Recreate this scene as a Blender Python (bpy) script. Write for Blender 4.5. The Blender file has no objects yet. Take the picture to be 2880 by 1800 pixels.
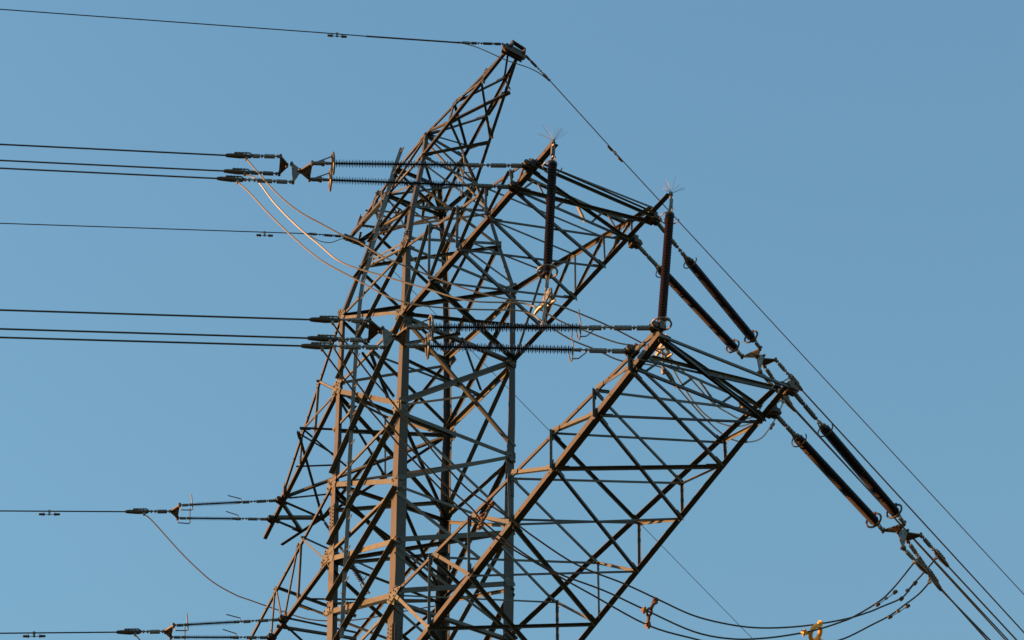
import bpy, bmesh, math, random
from mathutils import Vector, Matrix
random.seed(7)
V = Vector
scene = bpy.context.scene
COL = scene.collection

# ---------------- camera (metres; tower axis at the origin, ground at z = 0)
CAM = [[0.526943, 0.849897, 0.002472], [0.57028, -0.355732, 0.740429], [-0.630168, 0.388754, 0.67213], [47.477, -27.0099, 1.6034]]
cam_d = bpy.data.cameras.new('camera'); cam = bpy.data.objects.new('camera', cam_d); COL.objects.link(cam)
r_, u_, f_, p_ = [V(a) for a in CAM]
cam.matrix_world = Matrix(((r_.x, u_.x, -f_.x, p_.x), (r_.y, u_.y, -f_.y, p_.y), (r_.z, u_.z, -f_.z, p_.z), (0, 0, 0, 1)))
cam_d.sensor_width = 36; cam_d.lens = 112.5; cam_d.clip_end = 9000; cam_d.clip_start = 0.5
scene.camera = cam

# ---------------- sky and sun
SUN_EL, SUN_AZ = math.radians(9.0), math.radians(-127.0)      # azimuth as a direction angle from +X
sdir = V((math.cos(SUN_AZ) * math.cos(SUN_EL), math.sin(SUN_AZ) * math.cos(SUN_EL), math.sin(SUN_EL)))
w = bpy.data.worlds.new('World'); scene.world = w; w.use_nodes = True
nt = w.node_tree; bg = nt.nodes['Background']
sky = nt.nodes.new('ShaderNodeTexSky'); sky.sky_type = 'NISHITA'; sky.sun_disc = False
sky.sun_elevation = SUN_EL; sky.sun_rotation = math.pi / 2 - SUN_AZ
sky.air_density = 2.4; sky.dust_density = 0.2; sky.ozone_density = 5.3
nt.links.new(sky.outputs[0], bg.inputs[0]); bg.inputs[1].default_value = 0.12
sl = bpy.data.lights.new('sun', 'SUN'); sl.energy = 4.2; sl.angle = math.radians(0.5); sl.color = (1.0, 0.42, 0.125)
so = bpy.data.objects.new('sun', sl); COL.objects.link(so); so.rotation_euler = sdir.to_track_quat('Z', 'Y').to_euler()
scene.view_settings.view_transform = 'Standard'; scene.view_settings.look = 'None'
scene.view_settings.gamma = 1.0; scene.view_settings.exposure = 1.78

# ---------------- materials
def mat(name, c1, c2, rough=.6, metal=0., scale=6., bump=.0, c3=None, s3=40.):
    m = bpy.data.materials.new(name); m.use_nodes = True; n = m.node_tree; b = n.nodes['Principled BSDF']
    tc = n.nodes.new('ShaderNodeNewGeometry'); no = n.nodes.new('ShaderNodeTexNoise'); no.inputs['Scale'].default_value = scale
    no.inputs['Detail'].default_value = 6; no.inputs['Roughness'].default_value = .65
    n.links.new(tc.outputs['Position'], no.inputs['Vector'])
    cr = n.nodes.new('ShaderNodeValToRGB'); cr.color_ramp.elements[0].position = .32; cr.color_ramp.elements[1].position = .68
    cr.color_ramp.elements[0].color = (*c1, 1); cr.color_ramp.elements[1].color = (*c2, 1)
    n.links.new(no.outputs['Fac'], cr.inputs['Fac']); out = cr.outputs['Color']
    oi = n.nodes.new('ShaderNodeObjectInfo'); mr = n.nodes.new('ShaderNodeMapRange')
    mr.inputs['To Min'].default_value = .66; mr.inputs['To Max'].default_value = 1.34
    n.links.new(oi.outputs['Random'], mr.inputs['Value'])
    mx = n.nodes.new('ShaderNodeVectorMath'); mx.operation = 'SCALE'
    n.links.new(out, mx.inputs[0]); n.links.new(mr.outputs['Result'], mx.inputs['Scale']); out = mx.outputs[0]
    if c3:
        n2 = n.nodes.new('ShaderNodeTexNoise'); n2.inputs['Scale'].default_value = s3; n2.inputs['Detail'].default_value = 4
        n.links.new(tc.outputs['Position'], n2.inputs['Vector'])
        r2 = n.nodes.new('ShaderNodeValToRGB'); r2.color_ramp.elements[0].position = .55; r2.color_ramp.elements[1].position = .75
        n.links.new(n2.outputs['Fac'], r2.inputs['Fac'])
        mi = n.nodes.new('ShaderNodeMixRGB'); mi.inputs[2].default_value = (*c3, 1)
        n.links.new(r2.outputs['Color'], mi.inputs[0]); n.links.new(out, mi.inputs[1]); out = mi.outputs[0]
    n.links.new(out, b.inputs['Base Color'])
    rr = n.nodes.new('ShaderNodeMapRange'); rr.inputs['To Min'].default_value = rough - .1; rr.inputs['To Max'].default_value = rough + .12
    n.links.new(no.outputs['Fac'], rr.inputs['Value']); n.links.new(rr.outputs['Result'], b.inputs['Roughness'])
    b.inputs['Metallic'].default_value = metal
    return m
STEEL = mat('galvanised_steel', (.038, .047, .045), (.070, .081, .076), .6, .1, 5., c3=(.068, .050, .036), s3=9.)
LEGM = mat('rust_tinged_old_steel', (.018, .021, .020), (.035, .034, .031), .6, .05, 5., c3=(.044, .031, .022), s3=9.)
RAIL = mat('bright_galvanised_steel', (.075, .09, .095), (.11, .125, .125), .5, .2, 7.)
HARD = mat('cast_fitting_metal', (.10, .11, .11), (.17, .17, .165), .5, .3, 20.)
DARKM = mat('weathered_iron', (.035, .030, .025), (.065, .053, .042), .6, .2, 12.)
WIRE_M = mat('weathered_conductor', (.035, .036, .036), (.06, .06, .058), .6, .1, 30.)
JUMP = mat('sunlit_aluminium', (.19, .19, .18), (.28, .27, .26), .5, .2, 30.)  # brighter than the other wires: sunlight on the jumpers put into the colour
SUNLIT_M = mat('sunlit_cast_metal', (.55, .29, .05), (.72, .40, .08), .5, .2, 20.)  # orange sunlight on the ring spacer painted into its base colour
RUSTM = mat('rusty_casting', (.065, .036, .022), (.13, .07, .038), .6, .1, 20.)
RUBR = mat('brown_silicone', (.014, .006, .005), (.021, .008, .006), .38, 0., 15.)
RUBD = mat('dark_silicone', (.009, .006, .007), (.014, .009, .010), .5, 0., 15.)
SPIKE = mat('spike_wire', (.07, .06, .06), (.11, .095, .09), .5, .2, 15.)
CONC = mat('concrete', (.25, .25, .24), (.38, .37, .35), .85, 0., 3.)
GRASS = mat('field', (.020, .028, .010), (.045, .05, .02), .95, 0., .08, c3=(.05, .045, .025), s3=.6)

# ---------------- helpers
def perp(v, ax):
    v = V(v); v = v - ax * v.dot(ax)
    if v.length < 1e-4:
        v = ax.orthogonal()
    return v.normalized()
def prism(bm, a, b, e1, e2, prof):
    """extrude the 2-D profile (list of (u, v) metres along e1, e2) from a to b"""
    A = [bm.verts.new(a + e1 * u + e2 * v) for u, v in prof]; B = [bm.verts.new(b + e1 * u + e2 * v) for u, v in prof]
    n = len(prof)
    for i in range(n): bm.faces.new((A[i], A[(i + 1) % n], B[(i + 1) % n], B[i]))
    bm.faces.new(A[::-1]); bm.faces.new(B)
def angle(bm, a, b, d1, d2, s, t=None, s2=None):
    """rolled steel angle: the heel runs a-b, flanges point along d1 and d2"""
    a, b = V(a), V(b); ax = (b - a).normalized(); e1 = perp(d1, ax); e2 = V(d2) - e1 * V(d2).dot(e1); e2 = perp(e2, ax)
    t = t or max(.008, s * .1); s2 = s2 or s
    prism(bm, a, b, e1, e2, [(0, 0), (s, 0), (s, t), (t, t), (t, s2), (0, s2)])
def tube(bm, pts, r, n=6, closed=False):
    pts = [V(p) for p in pts]; N = len(pts); rings = []
    up = None
    for i, p in enumerate(pts):
        if closed: t = (pts[(i + 1) % N] - pts[i - 1]).normalized()
        else: t = (pts[min(i + 1, N - 1)] - pts[max(i - 1, 0)]).normalized()
        up = perp(up, t) if up else t.orthogonal().normalized()
        s = t.cross(up); rr = r[i] if isinstance(r, (list, tuple)) else r
        rings.append([bm.verts.new(p + (up * math.cos(k * 2 * math.pi / n) + s * math.sin(k * 2 * math.pi / n)) * rr) for k in range(n)])
    for i in range(N if closed else N - 1):
        A, B = rings[i], rings[(i + 1) % N]
        for k in range(n): bm.faces.new((A[k], A[(k + 1) % n], B[(k + 1) % n], B[k]))
    if not closed: bm.faces.new(rings[0][::-1]); bm.faces.new(rings[-1])
def lathe(bm, a, ax, prof, n=14):
    """prof: (distance along ax, radius)"""
    e1 = ax.orthogonal().normalized(); e2 = ax.cross(e1); rings = []
    for d, r in prof: rings.append([bm.verts.new(a + ax * d + (e1 * math.cos(k * 2 * math.pi / n) + e2 * math.sin(k * 2 * math.pi / n)) * r) for k in range(n)])
    for A, B in zip(rings, rings[1:]):
        for k in range(n): bm.faces.new((A[k], A[(k + 1) % n], B[(k + 1) % n], B[k]))
    bm.faces.new(rings[0][::-1]); bm.faces.new(rings[-1])
def plate(bm, pts, nrm, t, cuts=.0):
    """flat plate of thickness t; corners cut when cuts > 0"""
    pts = [V(p) for p in pts]; nrm = V(nrm).normalized()
    if cuts:
        q = []
        for i, p in enumerate(pts):
            a, b = pts[i - 1], pts[(i + 1) % len(pts)]
            q += [p + (a - p).normalized() * cuts, p + (b - p).normalized() * cuts]
        pts = q
    A = [bm.verts.new(p - nrm * t / 2) for p in pts]; B = [bm.verts.new(p + nrm * t / 2) for p in pts]; n = len(pts)
    for i in range(n): bm.faces.new((A[i], A[(i + 1) % n], B[(i + 1) % n], B[i]))
    bm.faces.new(A[::-1]); bm.faces.new(B)
def box(bm, c, e1, e2, e3, a, b, d):
    prism(bm, V(c) - e3 * d / 2, V(c) + e3 * d / 2, e1, e2, [(-a / 2, -b / 2), (a / 2, -b / 2), (a / 2, b / 2), (-a / 2, b / 2)])
def frame(ax):
    ax = V(ax).normalized(); s = ax.cross(V((0, 0, 1)))
    if s.length < .05: s = V((1, 0, 0))
    s.normalize(); return ax, s, s.cross(ax).normalized()
def bolt(bm, p, n, r=.016, h=.018): 
    n = V(n).normalized(); lathe(bm, V(p), n, [(0, r), (h, r)], 6)
def catmull(pts, sub=5):
    P = [V(p) for p in pts]; out = []
    for i in range(len(P) - 1):
        p0, p1, p2, p3 = P[max(i - 1, 0)], P[i], P[i + 1], P[min(i + 2, len(P) - 1)]
        for k in range(sub):
            t = k / sub
            out.append(.5 * ((2 * p1) + (-p0 + p2) * t + (2 * p0 - 5 * p1 + 4 * p2 - p3) * t * t + (-p0 + 3 * p1 - 3 * p2 + p3) * t ** 3))
    return out + [P[-1]]
def obj(name, bm, m, parent=None, origin=None, smooth=False):
    me = bpy.data.meshes.new(name)
    if origin is not None: bmesh.ops.translate(bm, verts=bm.verts, vec=-V(origin))
    bmesh.ops.recalc_face_normals(bm, faces=bm.faces)
    bm.to_mesh(me); bm.free(); me.materials.append(m)
    if smooth:
        for p in me.polygons: p.use_smooth = True
        try: me.set_sharp_from_angle(angle=math.radians(40))
        except Exception: pass
    o = bpy.data.objects.new(name, me); COL.objects.link(o)
    if origin is not None: o.location = V(origin)
    if parent: o.parent = parent; o.matrix_parent_inverse = Matrix.Translation(parent_loc(parent)).inverted()
    return o
def parent_loc(o):
    l = V(o.location)
    while o.parent: 
        l = V(o.location) ; o = o.parent
        break
    return l
def empty(name, loc, parent=None):
    o = bpy.data.objects.new(name, None); COL.objects.link(o); o.location = V(loc); o.empty_display_size = .2
    if parent: o.parent = parent; o.matrix_parent_inverse = Matrix.Translation(parent_loc(parent)).inverted()
    return o
def tag(o, label, cat, group=None):
    o['label'] = label; o['category'] = cat
    if group: o['group'] = group
    return o
NB = bmesh.new

LEGS = {'F': [[0.572, -0.526, 56.513], [0.788, -0.7, 55.51], [1.214, -1.207, 53.133], [1.469, -1.461, 51.766], [1.486, -1.458, 50.378], [1.479, -1.456, 48.253], [1.462, -1.463, 45.816], [1.458, -1.465, 44.248], [1.465, -1.445, 42.357], [1.47, -1.451, 40.571]], 'R': [[0.582, 0.577, 56.293], [0.8, 0.796, 55.323], [1.01, 1.014, 54.352], [1.2, 1.2, 53.202], [1.469, 1.466, 51.693], [1.467, 1.463, 49.441], [1.467, 1.466, 47.631], [1.449, 1.444, 46.004], [1.45, 1.447, 44.52], [1.453, 1.45, 42.606], [1.445, 1.44, 41.677]], 'L': [[-0.64, -0.65, 56.246], [-0.782, -0.78, 55.466], [-0.994, -0.99, 54.314], [-1.199, -1.199, 53.214], [-1.491, -1.498, 51.743], [-1.49, -1.495, 49.357], [-1.481, -1.485, 47.802], [-1.493, -1.504, 46.77], [-1.478, -1.486, 44.666], [-1.446, -1.439, 42.363]], 'K': [[-0.621, 0.599, 56.23], [-0.785, 0.752, 55.506], [-0.926, 0.921, 54.732], [-1.114, 1.113, 53.688], [-1.472, 1.413, 51.824], [-1.479, 1.482, 49.355], [-1.478, 1.458, 48.047], [-1.468, 1.47, 47.109], [-1.466, 1.452, 45.977], [-1.465, 1.444, 44.479], [-1.46, 1.46, 43.509]]}
CHORDS = [
 ['peak near',[0.788,-0.7,55.51],[3.746,-0.204,56.744],9,[0.0,1.0,0.0],[0.0,0.0,1.0]],
 ['peak near',[0.8,0.796,55.323],[3.737,0.146,56.732],9,[0.0,-1.0,0.0],[0.0,0.0,1.0]],
 ['peak near',[0.572,-0.526,56.513],[3.746,-0.204,56.744],8,[0.0,1.0,0.0],[0.0,0.0,-1.0]],
 ['peak near',[0.582,0.577,56.293],[3.737,0.146,56.732],8,[0.0,-1.0,0.0],[0.0,0.0,-1.0]],
 ['peak far',[-0.792,-0.791,55.41],[-3.79,-0.137,56.854],11,[0.0,1.0,0.0],[0.0,0.0,1.0]],
 ['peak far',[-0.785,0.752,55.506],[-3.791,0.201,56.853],9,[0.0,-1.0,0.0],[0.0,0.0,1.0]],
 ['peak far',[-0.642,-0.652,56.235],[-3.79,-0.137,56.854],9,[0.0,1.0,0.0],[0.0,0.0,-1.0]],
 ['peak far',[-0.623,0.601,56.221],[-3.791,0.201,56.853],10,[0.0,-1.0,0.0],[0.0,0.0,-1.0]],
 ['arm1',[1.483,-1.457,49.475],[7.724,-1.475,49.509],15,[0.0,1.0,0.0],[0.0,0.0,1.0]],
 ['arm1',[1.467,1.463,49.441],[7.731,1.495,49.509],14,[0.0,-1.0,0.0],[0.0,0.0,1.0]],
 ['arm1',[1.471,-1.46,51.6],[6.652,-1.5,49.881],9,[0.0,1.0,0.0],[0.0,0.0,-1.0]],
 ['arm1',[1.469,1.466,51.693],[7.037,1.5,49.726],11,[0.0,-1.0,0.0],[0.0,0.0,-1.0]],
 ['arm2',[1.63,-1.432,39.672],[11.288,-1.461,41.394],17,[0.0,1.0,0.0],[0.0,0.0,1.0]],
 ['arm2',[1.343,1.569,39.62],[11.367,1.472,41.408],15,[0.0,-1.0,0.0],[0.0,0.0,1.0]],
 ['arm2',[1.467,-1.447,41.762],[11.155,-1.46,41.63],10,[0.0,1.0,0.0],[0.0,0.0,-1.0]],
 ['arm2',[1.446,1.441,41.769],[11.077,1.46,41.599],15,[0.0,-1.0,0.0],[0.0,0.0,1.0]],
 ['far1',[-1.49,-1.495,49.357],[-7.149,-0.32,49.4],11,[0.0,1.0,0.0],[0.0,0.0,1.0]],
 ['far1',[-1.479,1.482,49.355],[-7.142,0.212,49.4],10,[0.0,-1.0,0.0],[0.0,0.0,1.0]],
 ['far1',[-1.491,-1.498,51.699],[-5.655,-0.691,49.4],8,[0.0,1.0,0.0],[0.0,0.0,-1.0]],
 ['far1',[-1.473,1.418,51.629],[-5.733,0.53,49.4],8,[0.0,-1.0,0.0],[0.0,0.0,-1.0]],
 ['far2',[-1.475,-1.482,44.494],[-5.879,-1.071,44.494],11,[0.0,1.0,0.0],[0.0,0.0,1.0]],
 ['far2',[-1.465,1.444,44.479],[-5.879,1.071,44.494],10,[0.0,-1.0,0.0],[0.0,0.0,1.0]],
 ['far2',[-1.492,-1.503,46.63],[-6.192,-1.05,45.345],9,[0.0,1.0,0.0],[0.0,0.0,-1.0]],
 ['far2',[-1.468,1.464,46.718],[-6.192,1.05,45.345],8,[0.0,-1.0,0.0],[0.0,0.0,-1.0]]]
MEM = [
 ['body',[1.483,-1.457,49.454],[1.467,1.463,49.441],11.0,[1.0,0.0,0.0],''],
 ['body',[1.468,-1.461,46.628],[1.456,1.453,46.675],13.0,[1.0,0.0,0.0],''],
 ['body',[1.46,-1.464,44.787],[1.457,1.453,46.685],11.0,[1.0,0.0,0.0],''],
 ['body',[1.47,-1.46,46.963],[1.467,1.463,49.507],13.0,[1.0,0.0,0.0],''],
 ['body',[1.483,-1.457,49.454],[1.46,1.457,46.97],9.0,[1.0,0.0,0.0],''],
 ['body',[1.467,-1.461,46.578],[1.45,1.447,44.866],9.0,[1.0,0.0,0.0],''],
 ['body',[1.459,-1.465,44.591],[1.45,1.447,44.669],9.0,[1.0,0.0,0.0],''],
 ['body',[1.459,-1.465,44.395],[1.452,1.449,43.133],11.0,[1.0,0.0,0.0],''],
 ['body',[1.462,-1.453,43.142],[1.45,1.447,44.56],15.0,[1.0,0.0,0.0],''],
 ['body',[1.463,-1.451,42.981],[1.446,1.442,41.835],9.0,[1.0,0.0,0.0],''],
 ['body',[1.463,-1.449,42.783],[1.46,-0.531,42.287],8.0,[1.0,0.0,0.0],''],
 ['body',[1.467,-1.447,41.79],[1.452,1.449,43.18],15.0,[1.0,0.0,0.0],''],
 ['body',[1.467,-1.447,41.533],[1.445,1.44,41.677],10.0,[1.0,0.0,0.0],''],
 ['body',[1.468,-1.448,41.396],[1.431,1.42,39.91],9.0,[1.0,0.0,0.0],''],
 ['body',[1.472,-1.453,39.885],[1.439,1.432,40.933],12.0,[1.0,0.0,0.0],''],
 ['body',[1.471,-1.46,51.6],[1.469,1.466,51.628],10.0,[1.0,0.0,0.0],''],
 ['body',[1.473,-1.46,51.433],[1.467,1.463,49.507],7.0,[1.0,0.0,0.0],''],
 ['body',[1.452,-1.444,51.857],[1.196,1.196,53.226],10.0,[1.0,0.0,0.0],''],
 ['body',[1.225,-1.218,53.073],[1.437,1.434,51.873],6.0,[1.0,0.0,0.0],''],
 ['body',[1.012,-0.967,54.258],[1.208,1.208,53.154],6.0,[1.0,0.0,0.0],''],
 ['body',[1.199,-1.19,53.212],[1.01,1.014,54.352],9.0,[1.0,0.0,0.0],''],
 ['body',[0.848,-0.771,55.177],[1.018,1.022,54.303],6.0,[1.0,0.0,0.0],''],
 ['body',[0.8,-0.713,55.447],[0.8,0.796,55.323],9.0,[1.0,0.0,0.0],''],
 ['body',[1.472,-1.46,51.489],[-1.491,-1.495,49.652],11.0,[0.0,-1.0,0.0],'o'],
 ['body',[1.472,-1.46,51.511],[-1.491,-1.498,51.688],8.0,[0.0,-1.0,0.0],''],
 ['body',[1.483,-1.458,49.56],[-1.491,-1.498,51.655],10.0,[0.0,-1.0,0.0],''],
 ['body',[1.483,-1.457,49.432],[-1.49,-1.495,49.554],9.0,[0.0,-1.0,0.0],''],
 ['body',[1.483,-1.457,49.369],[-1.492,-1.503,46.822],15.0,[0.0,-1.0,0.0],'o'],
 ['body',[1.469,-1.46,46.872],[-1.49,-1.495,49.411],14.0,[0.0,-1.0,0.0],''],
 ['body',[1.468,-1.46,46.679],[-1.492,-1.503,46.69],9.0,[0.0,-1.0,0.0],''],
 ['body',[1.467,-1.461,46.598],[-1.479,-1.487,44.817],14.0,[0.0,-1.0,0.0],'o'],
 ['body',[1.459,-1.465,44.503],[-1.459,-1.458,43.284],15.0,[0.0,-1.0,0.0],'o'],
 ['body',[1.459,-1.465,44.562],[-1.478,-1.486,44.716],9.0,[0.0,-1.0,0.0],''],
 ['body',[1.459,-1.464,44.718],[-1.492,-1.503,46.65],14.0,[0.0,-1.0,0.0],''],
 ['body',[1.462,-1.452,43.066],[-1.438,-1.427,41.787],15.0,[0.0,-1.0,0.0],'o'],
 ['body',[1.462,-1.453,43.114],[-1.476,-1.483,44.542],15.0,[0.0,-1.0,0.0],''],
 ['body',[1.467,-1.447,41.707],[-1.456,-1.454,43.111],15.0,[0.0,-1.0,0.0],''],
 ['body',[1.468,-1.448,41.442],[-1.433,-1.419,41.403],9.0,[0.0,-1.0,0.0],''],
 ['body',[1.468,-1.448,41.387],[-1.414,-1.392,40.059],14.0,[0.0,-1.0,0.0],'o'],
 ['body',[1.472,-1.453,39.976],[-1.435,-1.423,41.595],13.0,[0.0,-1.0,0.0],''],
 ['body',[-1.591,-1.475,48.324],[-0.652,-1.475,48.327],8.0,[0.0,-1.0,0.0],''],
 ['body',[1.211,-1.204,53.148],[-1.288,-1.291,52.763],9.0,[0.0,-1.0,0.0],'o'],
 ['body',[1.018,-0.974,54.226],[-1.08,-1.078,53.852],9.0,[0.0,-1.0,0.0],'o'],
 ['body',[1.469,-1.46,51.744],[-1.199,-1.199,53.214],7.0,[0.0,-1.0,0.0],''],
 ['body',[1.225,-1.218,53.073],[-0.988,-0.984,54.347],7.0,[0.0,-1.0,0.0],''],
 ['body',[1.024,-0.98,54.194],[-0.788,-0.787,55.432],7.0,[0.0,-1.0,0.0],''],
 ['body',[1.471,-1.46,51.6],[-1.224,-1.226,53.085],6.0,[0.0,-1.0,0.0],''],
 ['body',[-1.491,-1.495,49.608],[-1.473,1.422,51.51],9.0,[-1.0,0.0,0.0],''],
 ['body',[-1.491,-1.498,51.579],[-1.478,1.475,49.604],7.0,[-1.0,0.0,0.0],''],
 ['body',[-1.49,-1.494,49.283],[-1.468,1.467,46.954],9.0,[-1.0,0.0,0.0],''],
 ['body',[-1.491,-1.502,46.52],[-1.465,1.445,44.679],9.0,[-1.0,0.0,0.0],''],
 ['body',[-1.491,-1.498,51.688],[-1.473,1.418,51.629],9.0,[-1.0,0.0,0.0],''],
 ['body',[-1.49,-1.495,49.357],[-1.479,1.482,49.355],9.0,[-1.0,0.0,0.0],''],
 ['body',[-1.492,-1.503,46.65],[-1.468,1.465,46.8],9.0,[-1.0,0.0,0.0],''],
 ['body',[-1.476,-1.483,44.522],[-1.465,1.444,44.479],9.0,[-1.0,0.0,0.0],''],
 ['body',[-1.224,-1.226,53.085],[-1.472,1.413,51.824],7.0,[-1.0,0.0,0.0],''],
 ['body',[-1.008,-1.005,54.237],[-1.203,1.188,53.222],7.0,[-1.0,0.0,0.0],''],
 ['body',[-0.796,-0.795,55.388],[-0.787,0.754,55.496],8.0,[-1.0,0.0,0.0],''],
 ['body',[-0.669,-0.677,56.088],[-0.785,0.752,55.506],7.0,[-1.0,0.0,0.0],''],
 ['body',[-1.486,-1.496,45.869],[-1.471,1.466,47.369],9.0,[-1.0,0.0,0.0],''],
 ['body',[-1.474,-1.48,44.378],[-1.466,1.452,45.877],8.0,[-1.0,0.0,0.0],''],
 ['body',[-1.472,-1.478,44.282],[-1.455,1.476,42.539],8.0,[-1.0,0.0,0.0],''],
 ['body',[-1.489,-1.5,46.32],[-1.466,1.448,45.178],6.0,[-1.0,0.0,0.0],''],
 ['body',[-1.459,-1.458,43.323],[-1.465,1.445,44.579],8.0,[-1.0,0.0,0.0],''],
 ['body',[1.467,1.463,49.315],[-1.479,1.478,49.495],13.0,[0.0,1.0,0.0],''],
 ['body',[1.467,1.463,49.441],[-1.468,1.469,47.057],13.0,[0.0,1.0,0.0],''],
 ['body',[1.469,1.466,51.387],[-1.473,1.416,51.694],12.0,[0.0,1.0,0.0],''],
 ['body',[1.469,1.465,51.278],[-1.479,1.476,49.571],11.0,[0.0,1.0,0.0],''],
 ['body',[1.208,1.208,53.154],[-1.473,1.414,51.77],10.0,[0.0,1.0,0.0],''],
 ['body',[1.026,1.03,54.254],[-1.167,1.158,53.409],10.0,[0.0,1.0,0.0],''],
 ['body',[0.808,0.804,55.285],[-0.977,0.974,54.447],11.0,[0.0,1.0,0.0],''],
 ['body',[0.819,0.816,55.235],[-0.785,0.752,55.506],10.0,[0.0,1.0,0.0],''],
 ['body',[1.456,1.453,46.614],[-1.468,1.466,46.903],12.0,[0.0,1.0,0.0],''],
 ['body',[1.458,1.455,46.767],[-1.465,1.445,44.679],12.0,[0.0,1.0,0.0],''],
 ['body',[1.45,1.447,44.619],[-1.458,1.466,43.121],13.0,[0.0,1.0,0.0],''],
 ['body',[1.452,1.45,42.893],[-1.448,1.498,41.181],13.0,[0.0,1.0,0.0],''],
 ['body',[1.45,1.447,44.52],[-1.465,1.445,44.629],10.0,[0.0,1.0,0.0],''],
 ['body',[-1.468,1.465,46.8],[1.45,1.447,44.708],8.0,[0.0,1.0,0.0],''],
 ['body',[-1.465,1.444,44.529],[1.452,1.45,42.989],8.0,[0.0,1.0,0.0],''],
 ['plan',[0.051,-1.487,49.4],[0.146,1.338,49.4],8.0,[0.0,0.0,-1.0],''],
 ['plan',[0.313,-0.771,49.4],[0.145,1.291,49.4],7.0,[0.0,0.0,-1.0],''],
 ['plan',[1.573,0.003,49.4],[0.291,1.268,49.4],7.0,[0.0,0.0,-1.0],''],
 ['plan',[0.059,-1.474,49.4],[-1.131,-0.31,49.4],8.0,[0.0,0.0,-1.0],''],
 ['plan',[-0.021,-1.648,49.4],[-0.936,-0.302,49.4],6.0,[0.0,0.0,-1.0],''],
 ['plan',[-1.228,-0.112,49.4],[0.09,1.296,49.4],8.0,[0.0,0.0,-1.0],''],
 ['plan',[0.832,-0.936,49.4],[1.691,-0.144,49.4],7.0,[0.0,0.0,-1.0],''],
 ['plan',[-1.491,-1.498,51.743],[1.469,1.466,51.693],10.0,[0.0,0.0,-1.0],''],
 ['plan',[-0.988,-0.984,54.347],[1.026,1.03,54.254],9.0,[0.0,0.0,-1.0],''],
 ['plan',[-1.199,-1.199,53.214],[1.208,1.208,53.154],8.0,[0.0,0.0,-1.0],''],
 ['plan',[-0.788,-0.787,55.432],[0.8,0.796,55.323],9.0,[0.0,0.0,-1.0],''],
 ['plan',[0.794,-0.706,55.478],[-0.785,0.752,55.506],7.0,[0.0,0.0,-1.0],''],
 ['plan',[-1.484,-1.488,48.246],[-1.479,1.48,49.42],8.0,[0.0,0.0,-1.0],''],
 ['plan',[-1.492,-1.503,46.67],[1.457,1.453,46.685],9.0,[0.0,0.0,-1.0],''],
 ['plan',[1.467,-1.461,46.578],[-1.468,1.467,46.924],8.0,[0.0,0.0,-1.0],''],
 ['plan',[-1.476,-1.483,44.522],[1.45,1.447,44.619],9.0,[0.0,0.0,-1.0],''],
 ['plan',[1.459,-1.465,44.444],[-1.465,1.445,44.579],8.0,[0.0,0.0,-1.0],''],
 ['body',[0.579,-0.532,56.479],[0.585,0.58,56.28],10.0,[1.0,0.0,0.0],''],
 ['body',[0.579,-0.532,56.479],[0.808,0.804,55.285],7.0,[1.0,0.0,0.0],''],
 ['body',[0.637,-0.578,56.212],[0.991,0.994,54.44],5.0,[1.0,0.0,0.0],''],
 ['body',[0.585,0.58,56.28],[-0.623,0.601,56.221],9.0,[0.0,1.0,0.0],''],
 ['body',[0.597,0.591,56.229],[-0.768,0.736,55.58],8.0,[0.0,1.0,0.0],''],
 ['body',[-0.642,-0.652,56.235],[-0.623,0.601,56.221],9.0,[-1.0,0.0,0.0],''],
 ['body',[-0.649,-0.658,56.201],[-0.781,0.748,55.524],6.0,[-1.0,0.0,0.0],''],
 ['body',[0.579,-0.532,56.479],[-0.642,-0.652,56.235],10.0,[0.0,-1.0,0.0],''],
 ['body',[0.774,-0.688,55.577],[-0.782,-0.78,55.466],9.0,[0.0,-1.0,0.0],''],
 ['body',[0.593,-0.544,56.412],[-0.772,-0.771,55.522],6.0,[0.0,-1.0,0.0],''],
 ['peak near',[0.794,-0.706,55.478],[1.739,0.555,55.772],10.0,[0.4,-0.12,-0.91],''],
 ['peak near',[1.702,-0.507,55.892],[2.923,0.386,56.321],8.0,[0.4,-0.12,-0.91],''],
 ['peak near',[2.79,-0.3,56.349],[1.828,0.53,55.815],7.0,[0.4,-0.12,-0.91],''],
 ['peak near',[1.702,-0.507,55.892],[0.582,0.577,56.293],7.0,[0.4,-0.12,-0.91],''],
 ['peak near',[1.694,-0.522,55.89],[0.8,0.796,55.323],5.0,[0.4,-0.12,-0.91],''],
 ['peak near',[1.666,-0.35,56.59],[0.9,0.414,56.358],7.0,[-0.1,0.19,0.98],''],
 ['peak near',[0.608,-0.429,56.497],[1.832,0.373,56.462],8.0,[-0.1,0.19,0.98],''],
 ['peak near',[1.775,-0.387,56.608],[3.047,0.189,56.623],8.0,[-0.1,0.19,0.98],''],
 ['peak near',[3.719,-0.138,56.758],[3.045,0.171,56.627],6.0,[-0.1,0.19,0.98],''],
 ['peak near',[0.572,-0.526,56.513],[0.883,0.424,56.355],5.0,[-0.1,0.19,0.98],''],
 ['peak near',[2.871,-0.35,56.383],[1.729,-0.39,56.695],7.0,[0.09,-0.98,0.19],''],
 ['peak near',[2.867,-0.263,56.837],[2.904,-0.369,56.271],7.0,[0.09,-0.98,0.19],''],
 ['peak near',[1.644,-0.398,56.693],[1.677,-0.533,55.972],7.0,[0.09,-0.98,0.19],''],
 ['peak near',[1.595,-0.534,56.007],[0.702,-0.514,56.516],7.0,[0.09,-0.98,0.19],''],
 ['peak near',[2.944,0.223,56.747],[3.063,0.328,56.274],6.0,[0.1,0.97,0.24],''],
 ['peak near',[1.972,0.407,56.407],[2.78,0.325,56.402],6.0,[0.1,0.97,0.24],''],
 ['peak near',[1.866,0.412,56.43],[1.916,0.565,55.794],6.0,[0.1,0.97,0.24],''],
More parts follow.
